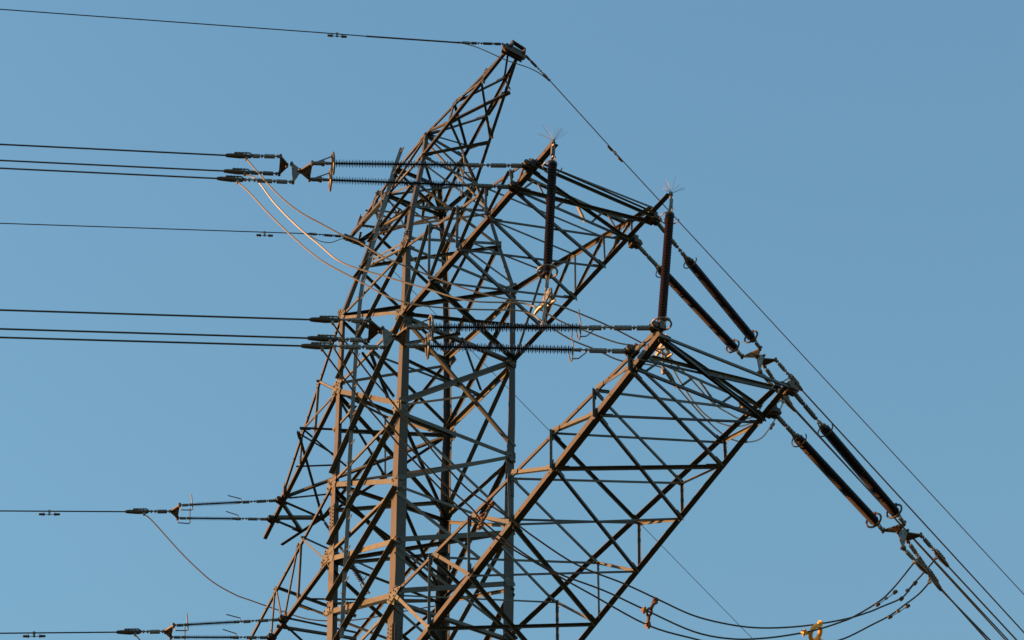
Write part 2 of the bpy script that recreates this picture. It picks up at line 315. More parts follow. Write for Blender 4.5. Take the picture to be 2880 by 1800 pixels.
 ['peak near',[0.785,0.543,56.345],[1.704,0.576,55.838],6.0,[0.1,0.97,0.24],''],
 ['peak far',[-1.857,-0.481,55.924],[-0.806,0.776,55.392],6.0,[-0.42,0.06,-0.91],''],
 ['peak far',[-3.03,-0.251,56.482],[-2.815,0.084,56.404],6.0,[-0.42,0.06,-0.91],''],
 ['peak far',[-1.857,-0.481,55.924],[-3.063,0.355,56.537],6.0,[-0.42,0.06,-0.91],''],
 ['peak far',[-0.792,-0.791,55.41],[-2.244,0.591,56.172],5.0,[-0.42,0.06,-0.91],''],
 ['peak far',[-1.639,-0.486,56.431],[-1.751,0.375,56.446],6.0,[0.19,0.01,0.98],''],
 ['peak far',[-2.566,-0.37,56.614],[-2.473,0.256,56.591],6.0,[0.19,0.01,0.98],''],
 ['peak far',[-1.764,-0.544,56.456],[-2.007,0.301,56.498],6.0,[0.19,0.01,0.98],''],
 ['peak far',[-2.098,-0.346,56.875],[-1.939,-0.528,56.028],9.0,[-0.12,-0.97,0.19],''],
 ['peak far',[-3.306,-0.14,57.158],[-3.308,-0.215,56.765],8.0,[-0.12,-0.97,0.19],''],
 ['peak far',[-1.649,-0.481,56.466],[-0.924,-0.85,55.012],6.0,[-0.12,-0.97,0.19],''],
 ['peak far',[-2.057,-0.367,56.793],[-2.831,-0.359,56.326],7.0,[-0.12,-0.97,0.19],''],
 ['peak far',[-2.891,0.288,56.791],[-2.908,0.372,56.419],6.0,[-0.08,0.97,0.22],''],
 ['peak far',[-3.748,0.158,57.055],[-3.846,0.178,56.935],5.0,[-0.08,0.97,0.22],''],
 ['peak far',[-1.839,0.423,56.569],[-2.107,0.513,56.082],6.0,[-0.08,0.97,0.22],''],
 ['peak far',[-1.22,0.518,56.372],[-1.422,0.621,55.854],6.0,[-0.08,0.97,0.22],''],
 ['peak far',[-0.834,0.574,56.262],[-1.376,0.59,56.005],6.0,[-0.08,0.97,0.22],''],
 ['peak far',[-2.148,0.379,56.655],[-2.869,0.368,56.447],6.0,[-0.08,0.97,0.22],''],
 ['arm1',[1.483,-1.457,49.528],[2.807,1.358,49.423],8.0,[-0.02,0.0,1.0],''],
 ['arm1',[2.818,-1.461,49.423],[3.967,1.425,49.443],8.0,[-0.02,0.0,1.0],''],
 ['arm1',[3.978,-1.487,49.444],[5.127,1.439,49.464],8.0,[-0.02,0.0,1.0],''],
 ['arm1',[5.107,-1.401,49.463],[6.092,1.363,49.481],8.0,[-0.02,0.0,1.0],''],
 ['arm1',[6.217,-1.372,49.483],[6.835,1.471,49.494],9.0,[-0.02,0.0,1.0],''],
 ['arm1',[2.828,-1.531,49.423],[1.467,1.463,49.529],12.0,[-0.02,0.0,1.0],''],
 ['arm1',[3.982,-1.544,49.444],[2.807,1.358,49.423],12.0,[-0.02,0.0,1.0],''],
 ['arm1',[5.162,-1.498,49.464],[3.974,1.458,49.443],11.0,[-0.02,0.0,1.0],''],
 ['arm1',[6.088,-1.381,49.481],[5.157,1.447,49.464],11.0,[-0.02,0.0,1.0],''],
 ['arm1',[6.831,-1.461,49.494],[6.145,1.513,49.482],8.0,[-0.02,0.0,1.0],''],
 ['arm1',[7.006,-1.456,49.497],[7.023,1.447,49.497],7.0,[-0.02,0.0,1.0],''],
 ['arm1',[6.139,-1.296,49.481],[6.145,1.43,49.482],9.0,[-0.02,0.0,1.0],''],
 ['arm1',[7.11,-1.486,49.498],[7.122,1.464,49.499],4.0,[-0.02,0.0,1.0],''],
 ['arm1',[2.662,-1.5,51.22],[2.68,-1.5,49.556],8.0,[0.0,-1.0,0.0],'p'],
 ['arm1',[3.873,-1.5,50.784],[3.877,-1.5,49.529],8.0,[0.0,-1.0,0.0],'p'],
 ['arm1',[5.079,-1.5,50.357],[5.077,-1.5,49.533],8.0,[0.0,-1.0,0.0],'p'],
 ['arm1',[6.091,-1.5,50.024],[6.165,-1.5,49.46],8.0,[0.0,-1.0,0.0],'p'],
 ['arm1',[2.63,-1.5,51.246],[1.647,-1.5,49.499],10.0,[0.0,-1.0,0.0],'o'],
 ['arm1',[3.78,-1.5,50.861],[2.726,-1.5,49.529],9.0,[0.0,-1.0,0.0],'o'],
 ['arm1',[4.989,-1.5,50.432],[3.967,-1.5,49.51],9.0,[0.0,-1.0,0.0],'o'],
 ['arm1',[6.047,-1.5,50.061],[5.15,-1.5,49.515],8.0,[0.0,-1.0,0.0],'o'],
 ['arm1',[6.609,-1.5,49.917],[6.237,-1.5,49.453],7.0,[0.0,-1.0,0.0],''],
 ['arm1',[6.227,1.5,49.975],[6.224,1.5,49.57],6.0,[0.0,1.0,0.0],''],
 ['arm1',[5.132,1.5,50.349],[5.165,1.5,49.57],6.0,[0.0,1.0,0.0],''],
 ['arm1',[3.963,1.5,50.726],[3.954,1.5,49.544],6.0,[0.0,1.0,0.0],''],
 ['arm1',[2.776,1.5,51.189],[2.747,1.5,49.57],6.0,[0.0,1.0,0.0],''],
 ['arm1',[5.81,1.5,50.143],[5.493,1.5,49.596],6.0,[0.0,1.0,0.0],''],
 ['arm1',[5.103,1.5,50.33],[3.954,1.5,49.565],7.0,[0.0,1.0,0.0],''],
 ['arm1',[3.802,1.5,50.821],[2.628,1.5,49.682],7.0,[0.0,1.0,0.0],''],
 ['arm1',[2.595,1.5,51.233],[1.452,1.5,49.556],7.0,[0.0,1.0,0.0],''],
 ['arm1',[6.254,1.5,49.953],[5.194,1.5,49.6],6.0,[0.0,1.0,0.0],''],
 ['arm1',[2.679,-1.5,51.184],[2.791,1.5,51.188],6.0,[0.0,0.0,1.0],''],
 ['arm1',[3.981,-1.5,50.716],[3.921,1.5,50.836],6.0,[0.0,0.0,1.0],''],
 ['arm1',[5.109,-1.5,50.343],[5.021,1.5,50.504],6.0,[0.0,0.0,1.0],''],
 ['arm1',[6.823,-1.5,49.799],[7.024,1.5,49.737],6.0,[0.0,0.0,1.0],''],
 ['arm1',[2.821,-1.5,51.123],[1.443,1.441,51.837],5.0,[0.0,0.0,1.0],''],
 ['arm1',[6.159,-1.282,50.006],[6.159,1.35,49.964],8.0,[1.0,0.0,0.0],''],
 ['arm1',[6.159,-1.255,49.571],[6.159,-0.977,49.973],6.0,[1.0,0.0,0.0],''],
 ['arm1',[6.159,-0.877,49.982],[6.159,-0.619,49.498],6.0,[1.0,0.0,0.0],''],
 ['arm1',[6.159,-0.393,49.486],[6.159,-0.099,49.959],6.0,[1.0,0.0,0.0],''],
 ['arm1',[6.159,0.119,49.9],[6.159,0.331,49.443],6.0,[1.0,0.0,0.0],''],
 ['arm1',[6.159,0.495,49.496],[6.159,0.806,49.976],6.0,[1.0,0.0,0.0],''],
 ['arm1',[6.159,0.934,49.934],[6.159,1.227,49.485],6.0,[1.0,0.0,0.0],''],
 ['arm2',[2.939,-1.466,39.905],[4.511,1.469,40.185],7.0,[-0.18,0.0,0.98],''],
 ['arm2',[4.529,-1.432,40.189],[6.057,1.42,40.461],7.0,[-0.18,0.0,0.98],''],
 ['arm2',[6.066,-1.366,40.462],[7.607,1.418,40.737],7.0,[-0.18,0.0,0.98],''],
 ['arm2',[7.662,-1.411,40.747],[9.09,1.337,41.002],8.0,[-0.18,0.0,0.98],''],
 ['arm2',[9.139,-1.374,41.01],[10.375,1.469,41.231],8.0,[-0.18,0.0,0.98],''],
 ['arm2',[2.885,-1.376,39.895],[1.4,1.448,39.631],10.0,[-0.18,0.0,0.98],''],
 ['arm2',[4.497,-1.412,40.183],[2.951,1.503,39.907],10.0,[-0.18,0.0,0.98],''],
 ['arm2',[6.028,-1.359,40.456],[4.536,1.453,40.19],10.0,[-0.18,0.0,0.98],''],
 ['arm2',[7.602,-1.39,40.736],[6.085,1.435,40.466],10.0,[-0.18,0.0,0.98],''],
 ['arm2',[9.074,-1.347,40.999],[7.645,1.452,40.744],10.0,[-0.18,0.0,0.98],''],
 ['arm2',[10.296,-1.389,41.217],[9.141,1.378,41.011],10.0,[-0.18,0.0,0.98],''],
 ['arm2',[11.208,-1.321,41.379],[10.459,1.46,41.246],10.0,[-0.18,0.0,0.98],''],
 ['arm2',[10.396,-1.399,41.235],[10.451,1.482,41.244],10.0,[-0.18,0.0,0.98],''],
 ['arm2',[11.274,-1.452,41.391],[11.347,1.47,41.404],9.0,[-0.18,0.0,0.98],''],
 ['arm2',[10.624,-1.461,41.275],[11.162,1.237,41.371],7.0,[-0.18,0.0,0.98],''],
 ['arm2',[11.209,-1.393,41.38],[10.516,1.454,41.256],9.0,[-0.18,0.0,0.98],''],
 ['arm2',[2.973,-1.46,41.687],[2.983,-1.46,39.941],8.0,[0.0,-1.0,0.0],'p'],
 ['arm2',[4.489,-1.46,41.644],[4.52,-1.46,40.236],8.0,[0.0,-1.0,0.0],'p'],
 ['arm2',[6.0,-1.46,41.674],[6.059,-1.46,40.462],8.0,[0.0,-1.0,0.0],'p'],
 ['arm2',[7.558,-1.46,41.701],[7.548,-1.46,40.762],8.0,[0.0,-1.0,0.0],'p'],
 ['arm2',[9.079,-1.46,41.63],[9.073,-1.46,40.957],8.0,[0.0,-1.0,0.0],'p'],
 ['arm2',[10.296,-1.46,41.566],[10.306,-1.46,41.203],8.0,[0.0,-1.0,0.0],'p'],
 ['arm2',[3.101,-1.46,41.657],[4.466,-1.46,40.245],9.0,[0.0,-1.0,0.0],''],
 ['arm2',[4.571,-1.46,41.67],[5.994,-1.46,40.525],9.0,[0.0,-1.0,0.0],''],
 ['arm2',[6.08,-1.46,41.727],[7.548,-1.46,40.823],9.0,[0.0,-1.0,0.0],''],
 ['arm2',[7.597,-1.46,41.727],[9.064,-1.46,41.097],9.0,[0.0,-1.0,0.0],''],
 ['arm2',[9.155,-1.46,41.673],[10.276,-1.46,41.359],9.0,[0.0,-1.0,0.0],''],
 ['arm2',[1.515,-1.46,41.635],[2.93,-1.46,39.896],9.0,[0.0,-1.0,0.0],''],
 ['arm2',[10.397,-1.46,41.643],[11.067,-1.46,41.536],8.0,[0.0,-1.0,0.0],''],
 ['arm2',[4.709,1.46,41.571],[4.708,1.46,40.189],6.0,[0.0,1.0,0.0],''],
 ['arm2',[6.237,1.46,41.577],[6.203,1.46,40.523],6.0,[0.0,1.0,0.0],''],
 ['arm2',[7.757,1.46,41.575],[7.733,1.46,40.758],6.0,[0.0,1.0,0.0],''],
 ['arm2',[9.244,1.46,41.565],[9.246,1.46,41.115],6.0,[0.0,1.0,0.0],''],
 ['arm2',[3.19,1.46,41.585],[3.193,1.46,39.874],6.0,[0.0,1.0,0.0],''],
 ['arm2',[3.081,1.46,41.637],[4.525,1.46,40.199],7.0,[0.0,1.0,0.0],''],
 ['arm2',[4.683,1.46,41.58],[5.998,1.46,40.516],7.0,[0.0,1.0,0.0],''],
 ['arm2',[6.223,1.46,41.55],[7.595,1.46,40.728],7.0,[0.0,1.0,0.0],''],
 ['arm2',[7.693,1.46,41.556],[8.968,1.46,41.106],7.0,[0.0,1.0,0.0],''],
 ['arm2',[9.172,1.46,41.58],[10.36,1.46,41.193],7.0,[0.0,1.0,0.0],''],
 ['arm2',[10.272,1.46,41.543],[10.502,1.46,41.197],6.0,[0.0,1.0,0.0],''],
 ['arm2',[1.467,-1.447,41.689],[3.0,1.46,41.689],5.0,[0.0,0.0,1.0],''],
 ['arm2',[3.103,-1.46,41.582],[4.605,1.46,41.649],7.0,[0.0,0.0,1.0],''],
 ['arm2',[4.6,-1.46,41.578],[6.162,1.46,41.637],7.0,[0.0,0.0,1.0],''],
 ['arm2',[6.08,-1.46,41.572],[7.72,1.46,41.583],7.0,[0.0,0.0,1.0],''],
 ['arm2',[7.622,-1.46,41.628],[9.103,1.46,41.638],7.0,[0.0,0.0,1.0],''],
 ['arm2',[9.165,-1.46,41.576],[10.055,1.46,41.791],8.0,[0.0,0.0,1.0],''],
 ['arm2',[3.105,-1.46,41.545],[1.54,1.46,41.671],8.0,[0.0,0.0,1.0],''],
 ['arm2',[4.557,-1.46,41.661],[3.013,1.46,41.699],8.0,[0.0,0.0,1.0],''],
 ['arm2',[6.027,-1.46,41.646],[4.619,1.46,41.658],8.0,[0.0,0.0,1.0],''],
 ['arm2',[7.596,-1.46,41.62],[6.176,1.46,41.655],8.0,[0.0,0.0,1.0],''],
 ['arm2',[9.114,-1.46,41.568],[7.709,1.46,41.608],8.0,[0.0,0.0,1.0],''],
 ['arm2',[10.329,-1.46,41.479],[9.105,1.46,41.655],8.0,[0.0,0.0,1.0],''],
 ['arm2',[11.151,-1.46,41.543],[10.419,1.46,41.597],7.0,[0.0,0.0,1.0],''],
 ['arm2',[11.032,-1.46,41.057],[10.817,1.46,41.836],7.0,[0.0,0.0,1.0],''],
 ['arm2',[10.416,-1.16,41.635],[10.416,1.42,41.599],8.0,[1.0,0.0,0.0],''],
 ['arm2',[10.416,-1.18,41.269],[10.416,-0.912,41.599],6.0,[1.0,0.0,0.0],''],
 ['arm2',[10.416,-0.776,41.573],[10.416,-0.482,41.219],6.0,[1.0,0.0,0.0],''],
 ['arm2',[10.416,-0.383,41.264],[10.416,-0.101,41.609],6.0,[1.0,0.0,0.0],''],
 ['arm2',[10.416,0.045,41.596],[10.416,0.387,41.217],6.0,[1.0,0.0,0.0],''],
 ['arm2',[10.416,0.51,41.229],[10.416,0.825,41.605],6.0,[1.0,0.0,0.0],''],
 ['arm2',[10.416,0.947,41.581],[10.416,1.136,41.264],6.0,[1.0,0.0,0.0],''],
 ['far1',[-5.655,-0.691,49.4],[-5.733,0.53,49.4],9.0,[0.0,0.0,-1.0],''],
 ['far1',[-6.389,-0.521,49.4],[-6.429,0.315,49.4],9.0,[0.0,0.0,-1.0],''],
 ['far1',[-6.389,-0.521,49.4],[-5.733,0.53,49.4],10.0,[0.0,0.0,-1.0],''],
 ['far1',[-5.655,-0.691,49.4],[-6.429,0.315,49.4],9.0,[0.0,0.0,-1.0],''],
 ['far1',[-3.087,-1.546,49.4],[-1.479,1.481,49.398],8.0,[0.0,0.0,-1.0],''],
 ['far1',[-5.655,-0.691,49.4],[-1.479,1.482,49.355],8.0,[0.0,0.0,-1.0],''],
 ['far1',[-1.49,-1.494,49.283],[-3.609,1.034,49.4],8.0,[0.0,0.0,-1.0],''],
 ['far1',[-3.236,-1.52,49.4],[-5.733,0.53,49.4],8.0,[0.0,0.0,-1.0],''],
 ['far1',[-3.274,-1.461,49.4],[-3.512,-0.364,49.4],6.0,[0.0,0.0,-1.0],''],
 ['far1',[-4.348,-0.942,49.4],[-3.858,-0.255,49.4],6.0,[0.0,0.0,-1.0],''],
 ['far1',[-5.471,-0.523,49.4],[-4.736,0.327,49.4],6.0,[0.0,0.0,-1.0],''],
 ['far1',[-3.069,-1.192,50.967],[-3.132,-1.178,49.489],7.0,[-0.19,-0.98,-0.0],''],
 ['far1',[-4.145,-0.984,50.38],[-4.16,-0.98,49.392],6.0,[-0.19,-0.98,-0.0],''],
 ['far1',[-4.145,-0.984,50.38],[-1.49,-1.495,49.39],7.0,[-0.19,-0.98,-0.0],''],
 ['far1',[-3.078,-1.191,51.029],[-1.49,-1.495,49.411],6.0,[-0.19,-0.98,-0.0],''],
 ['far1',[-5.316,-0.757,49.648],[-5.35,-0.75,49.349],8.0,[-0.19,-0.98,-0.0],''],
 ['far1',[-3.584,0.958,51.248],[-3.573,1.014,49.366],7.0,[-0.22,0.98,0.03],''],
 ['far1',[-1.479,1.482,49.355],[-3.584,0.958,51.248],7.0,[-0.22,0.98,0.03],''],
 ['far1',[-2.944,-1.259,50.898],[-3.088,0.686,50.766],7.0,[-0.48,0.02,0.88],''],
 ['far1',[-4.013,-1.034,50.307],[-4.442,0.52,50.03],6.0,[-0.48,0.02,0.88],''],
 ['far2',[-3.184,-1.34,46.213],[-3.21,-1.322,44.628],6.0,[-0.09,-1.0,-0.01],''],
 ['far2',[-3.33,-1.327,46.285],[-3.937,-1.254,44.619],6.0,[-0.09,-1.0,-0.01],''],
 ['far2',[-4.599,-1.205,45.934],[-4.672,-1.184,44.588],6.0,[-0.09,-1.0,-0.01],''],
 ['far2',[-4.529,-1.211,45.856],[-4.111,-1.239,44.765],6.0,[-0.09,-1.0,-0.01],''],
 ['far2',[-3.133,-1.346,46.309],[-1.474,-1.481,44.417],5.0,[-0.09,-1.0,-0.01],''],
 ['far2',[-2.964,-1.262,44.494],[-1.465,1.445,44.579],6.0,[0.0,0.0,-1.0],''],
 ['far2',[-3.218,-1.229,44.494],[-1.457,1.469,42.927],8.0,[0.0,0.0,-1.0],''],
 ['far2',[-3.768,-1.222,44.494],[-3.43,0.314,44.494],7.0,[0.0,0.0,-1.0],''],
 ['far2',[-4.013,-1.168,44.494],[-5.704,2.083,44.494],8.0,[0.0,0.0,-1.0],''],
 ['far2',[-4.182,-1.265,44.494],[-3.661,0.445,44.494],7.0,[0.0,0.0,-1.0],''],
 ['far2',[-4.434,-1.206,45.826],[-4.475,0.854,45.871],7.0,[-0.27,-0.03,0.96],''],
 ['far2',[-2.981,-1.407,46.222],[-3.166,0.557,46.224],6.0,[-0.27,-0.03,0.96],'']]
INS = [
 {'label': 'upper black ribbed insulator reaching left from the upper crossarm tip', 'a': [6.88, -1.581, 49.494], 'b': [4.958, -5.704, 49.018], 't0': 0.294, 't1': 0.915, 'rad': 0.086, 'group': 'tension insulators pulling left from the near crossarms', 'kind': 'long', 'pitch': 0.069},
 {'label': 'lower black ribbed insulator reaching left from the upper crossarm', 'a': [6.19, -1.498, 49.482], 'b': [4.351, -5.443, 49.195], 't0': 0.246, 't1': 0.91, 'rad': 0.086, 'group': 'tension insulators pulling left from the near crossarms', 'kind': 'long', 'pitch': 0.069},
 {'label': 'upper black ribbed insulator reaching left from the lower crossarm tip', 'a': [11.18, -1.46, 41.638], 'b': [9.216, -5.67, 41.147], 't0': 0.303, 't1': 0.916, 'rad': 0.086, 'group': 'tension insulators pulling left from the near crossarms', 'kind': 'long', 'pitch': 0.069},
 {'label': 'lower black ribbed insulator reaching left from the lower crossarm', 'a': [10.338, -1.46, 41.687], 'b': [8.525, -5.348, 41.367], 't0': 0.254, 't1': 0.908, 'rad': 0.086, 'group': 'tension insulators pulling left from the near crossarms', 'kind': 'long', 'pitch': 0.069},
 {'label': 'thick dark insulator slanting right from the upper crossarm, the outer of its pair', 'a': [6.931, 1.609, 49.495], 'b': [5.393, 5.416, 48.745], 't0': 0.315, 't1': 0.92, 'rad': 0.1, 'group': 'tension insulators pulling down to the right', 'kind': 'slant', 'pitch': 0.052},
 {'label': 'thick dark insulator slanting right behind the right hanging brown insulator', 'a': [6.114, 1.653, 49.481], 'b': [4.541, 5.547, 49.206], 't0': 0.23, 't1': 0.919, 'rad': 0.1, 'group': 'tension insulators pulling down to the right', 'kind': 'slant', 'pitch': 0.052},
 {'label': 'thick dark insulator slanting right from the lower crossarm tip, outer of its pair', 'a': [11.302, 1.534, 41.396], 'b': [9.787, 5.284, 40.772], 't0': 0.281, 't1': 0.919, 'rad': 0.1, 'group': 'tension insulators pulling down to the right', 'kind': 'slant', 'pitch': 0.052},
 {'label': 'thick dark insulator slanting right from the lower crossarm, inner of the lower pair', 'a': [10.684, 1.553, 41.286], 'b': [9.202, 5.219, 40.961], 't0': 0.213, 't1': 0.924, 'rad': 0.1, 'group': 'tension insulators pulling down to the right', 'kind': 'slant', 'pitch': 0.052},
 {'label': 'short thin insulator left of the tower, upper of the upper far pair', 'a': [-5.655, -0.691, 49.4], 'b': [-6.642, -2.808, 49.02], 't0': 0.432, 't1': 0.866, 'rad': 0.055, 'group': 'short tension insulators of the far crossarms', 'kind': 'short', 'pitch': 0.05},
 {'label': 'short thin insulator left of the tower, lower of the upper far pair', 'a': [-6.389, -0.521, 49.4], 'b': [-7.325, -2.527, 49.217], 't0': 0.4, 't1': 0.86, 'rad': 0.055, 'group': 'short tension insulators of the far crossarms', 'kind': 'short', 'pitch': 0.05},
 {'label': 'short thin insulator at the bottom left edge, upper of the lower far pair', 'a': [-3.854, -1.31, 44.494], 'b': [-4.866, -3.48, 44.109], 't0': 0.435, 't1': 0.864, 'rad': 0.055, 'group': 'short tension insulators of the far crossarms', 'kind': 'short', 'pitch': 0.05},
 {'label': 'short thin insulator at the bottom left edge, lower of the lower far pair', 'a': [-4.584, -1.208, 44.494], 'b': [-5.525, -3.226, 44.302], 't0': 0.398, 't1': 0.852, 'rad': 0.055, 'group': 'short tension insulators of the far crossarms', 'kind': 'short', 'pitch': 0.05},
 {'label': 'short dark insulator seen through the tower body behind its lattice', 'a': [-5.733, 0.53, 49.4], 'b': [-6.434, 2.266, 48.322], 't0': 0.554, 't1': 0.833, 'rad': 0.08, 'group': 'insulators of the far crossarm pulling right', 'kind': 'short', 'pitch': 0.06},
 {'label': 'brown red insulator hanging at the upper crossarm end, left of the pair', 'a': [7.724, -1.475, 49.509], 'b': [7.644, -1.605, 45.7], 't0': 0.175, 't1': 0.985, 'rad': 0.094, 'group': 'brown red insulators hanging from the crossarm end', 'kind': 'hang', 'pitch': 0.078},
 {'label': 'brown red insulator hanging just above the lower crossarm tip', 'a': [7.731, 1.495, 49.509], 'b': [7.562, 1.22, 45.692], 't0': 0.165, 't1': 0.985, 'rad': 0.094, 'group': 'brown red insulators hanging from the crossarm end', 'kind': 'hang', 'pitch': 0.078}]
YOKE = [
 {'label': 'dark triangular yoke plate joining the two insulators left of the upper crossarm', 'pts': [[4.958, -5.704, 49.018], [4.351, -5.443, 49.195], [4.549, -5.754, 49.107]], 'group': 'triangular yoke plates', 't': 0.03},
 {'label': 'pale upright triangular plate mid yoke linkage left of the upper crossarm', 'pts': [[4.536, -5.781, 49.103], [4.463, -5.939, 49.293], [4.486, -5.888, 48.763]], 'group': 'triangular yoke plates', 't': 0.03},
 {'label': 'dark triangular plate nearest the wires left of the upper crossarm', 'pts': [[4.374, -6.001, 49.293], [4.535, -6.242, 49.293], [4.064, -6.018, 49.293]], 'group': 'triangular yoke plates', 't': 0.03},
 {'label': 'dark triangular yoke plate joining the two insulators crossing the tower body at mid height', 'pts': [[9.216, -5.67, 41.147], [8.525, -5.348, 41.367], [8.776, -5.644, 41.257]], 'group': 'triangular yoke plates', 't': 0.03},
 {'label': 'pale upright triangular plate mid yoke linkage crossing the tower body at mid height', 'pts': [[8.748, -5.704, 41.259], [8.662, -5.889, 41.432], [8.682, -5.847, 40.968]], 'group': 'triangular yoke plates', 't': 0.03},
 {'label': 'dark triangular plate nearest the wires crossing the tower body at mid height', 'pts': [[8.597, -5.92, 41.432], [8.732, -6.204, 41.432], [8.239, -5.95, 41.432]], 'group': 'triangular yoke plates', 't': 0.03},
 {'label': 'small dark triangular yoke plate joining the upper far pair of short insulators', 'pts': [[-6.642, -2.808, 49.02], [-7.325, -2.527, 49.217], [-7.051, -2.803, 49.118]], 'group': 'triangular yoke plates', 't': 0.03},
 {'label': 'small dark triangular yoke plate joining the lowest left pair of short insulators', 'pts': [[-4.866, -3.48, 44.109], [-5.525, -3.226, 44.302], [-5.28, -3.478, 44.206]], 'group': 'triangular yoke plates', 't': 0.03},
 {'label': 'dark swept yoke plate joining the pair of slanting insulators below the upper crossarm', 'pts': [[4.541, 5.547, 49.206], [5.393, 5.416, 48.745], [4.93, 5.659, 48.976]], 'group': 'triangular yoke plates', 't': 0.03},
 {'label': 'grey upright triangular plate below the yoke below the upper crossarm', 'pts': [[4.919, 5.686, 48.987], [4.831, 5.906, 49.178], [4.9, 5.733, 48.579]], 'group': 'triangular yoke plates', 't': 0.03},
 {'label': 'brown tapered plate pointing right in the linkage below the upper crossarm', 'pts': [[4.746, 5.975, 49.178], [4.874, 6.225, 49.178], [4.583, 6.099, 49.178]], 'group': 'triangular yoke plates', 't': 0.03},
 {'label': 'dark swept yoke plate joining the pair of slanting insulators below the lower crossarm', 'pts': [[9.202, 5.219, 40.961], [9.787, 5.284, 40.772], [9.432, 5.404, 40.866]], 'group': 'triangular yoke plates', 't': 0.03},
 {'label': 'grey upright triangular plate below the yoke below the lower crossarm', 'pts': [[9.425, 5.419, 40.886], [9.302, 5.726, 41.098], [9.38, 5.533, 40.537]], 'group': 'triangular yoke plates', 't': 0.03},
 {'label': 'brown tapered plate pointing right in the linkage below the lower crossarm', 'pts': [[9.247, 5.767, 41.098], [9.346, 6.053, 41.098], [9.073, 5.916, 41.098]], 'group': 'triangular yoke plates', 't': 0.03}]
CLAMP = [
 {'label': 'top dead end clamp of the three left of the upper crossarm', 'a': [4.535, -6.242, 49.293], 'b': [4.058, -7.264, 49.188], 'tail': [4.236, -6.883, 49.133], 'group': 'dead end clamps gripping the left conductors', 'kind': 'big'},
 {'label': 'middle dead end clamp of the three left of the upper crossarm', 'a': [4.064, -6.018, 49.293], 'b': [3.58, -7.056, 49.24], 'tail': [3.758, -6.673, 49.196], 'group': 'dead end clamps gripping the left conductors', 'kind': 'big'},
 {'label': 'bottom dead end clamp of the three left of the upper crossarm', 'a': [4.486, -5.888, 48.763], 'b': [3.825, -7.306, 48.681], 'tail': [3.999, -6.933, 48.626], 'group': 'dead end clamps gripping the left conductors', 'kind': 'big'},
 {'label': 'top dead end clamp of the three crossing the tower body at mid height', 'a': [8.732, -6.204, 41.432], 'b': [8.272, -7.192, 41.33], 'tail': [8.442, -6.827, 41.294], 'group': 'dead end clamps gripping the left conductors', 'kind': 'big'},
 {'label': 'middle dead end clamp of the three crossing the tower body at mid height', 'a': [8.239, -5.95, 41.432], 'b': [7.769, -6.959, 41.364], 'tail': [7.938, -6.597, 41.319], 'group': 'dead end clamps gripping the left conductors', 'kind': 'big'},
 {'label': 'bottom dead end clamp of the three crossing the tower body at mid height', 'a': [8.682, -5.847, 40.968], 'b': [8.042, -7.219, 40.839], 'tail': [8.195, -6.89, 40.799], 'group': 'dead end clamps gripping the left conductors', 'kind': 'big'},
 {'label': 'dead end clamp of the single wire at mid left, beside the upper far insulators', 'a': [-7.051, -2.803, 49.118], 'b': [-7.504, -3.774, 49.003], 'tail': [-7.326, -3.393, 48.969], 'group': 'dead end clamps gripping the left conductors', 'kind': 'big'},
 {'label': 'dead end clamp of the single wire at the bottom left edge of the frame', 'a': [-5.28, -3.478, 44.206], 'b': [-5.724, -4.431, 44.091], 'tail': [-5.557, -4.073, 44.058], 'group': 'dead end clamps gripping the left conductors', 'kind': 'big'},
 {'label': 'dark clamp just above the lower crossarm tip corner', 'a': [4.874, 6.225, 49.178], 'b': [4.48, 7.202, 49.031], 'tail': [4.657, 6.762, 49.058], 'group': 'dead end clamps on the wires going right', 'kind': 'big'},
 {'label': 'dark clamp with orange glint below the lower crossarm tip corner', 'a': [4.9, 5.733, 48.579], 'b': [4.367, 7.054, 48.433], 'tail': [4.548, 6.606, 48.338], 'group': 'dead end clamps on the wires going right', 'kind': 'big'},
 {'label': 'dark clamp half hidden behind the lower crossarm tip corner', 'a': [4.583, 6.099, 49.178], 'b': [4.166, 7.132, 48.762], 'tail': [4.339, 6.703, 48.599], 'group': 'dead end clamps on the wires going right', 'kind': 'big'},
 {'label': 'upper right dead end clamp of the lower right group', 'a': [9.346, 6.053, 41.098], 'b': [8.965, 6.994, 40.971], 'tail': [9.138, 6.566, 40.868], 'group': 'dead end clamps on the wires going right', 'kind': 'big'},
 {'label': 'left dead end clamp of the lower right group', 'a': [9.38, 5.533, 40.537], 'b': [9.047, 6.357, 40.486], 'tail': [9.229, 5.906, 40.429], 'group': 'dead end clamps on the wires going right', 'kind': 'big'},
 {'label': 'lowest dead end clamp of the lower right group', 'a': [9.073, 5.916, 41.098], 'b': [8.611, 7.059, 40.63], 'tail': [8.784, 6.631, 40.522], 'group': 'dead end clamps on the wires going right', 'kind': 'big'},
 {'label': 'slim turnbuckle holding the earth wire left of the tower top', 'a': [3.721, -0.258, 56.908], 'b': [3.267, -1.231, 56.817], 'tail': [3.267, -1.231, 56.817], 'group': 'earth wire fittings', 'kind': 'slim'},
 {'label': 'slim turnbuckle holding the earth wire right of the tower top', 'a': [3.673, 0.304, 56.953], 'b': [3.28, 1.275, 56.935], 'tail': [3.28, 1.275, 56.935], 'group': 'earth wire fittings', 'kind': 'slim'},
 {'label': 'slim clamp holding the earth wire left of the far lower peak', 'a': [-3.853, -0.272, 56.799], 'b': [-4.258, -1.141, 56.787], 'tail': [-4.258, -1.141, 56.787], 'group': 'earth wire fittings', 'kind': 'slim'},
 {'label': 'slim clamp holding the earth wire right of the far peak behind the lattice', 'a': [-3.846, 0.338, 56.795], 'b': [-4.128, 1.035, 56.817], 'tail': [-4.128, 1.035, 56.817], 'group': 'earth wire fittings', 'kind': 'slim'}]
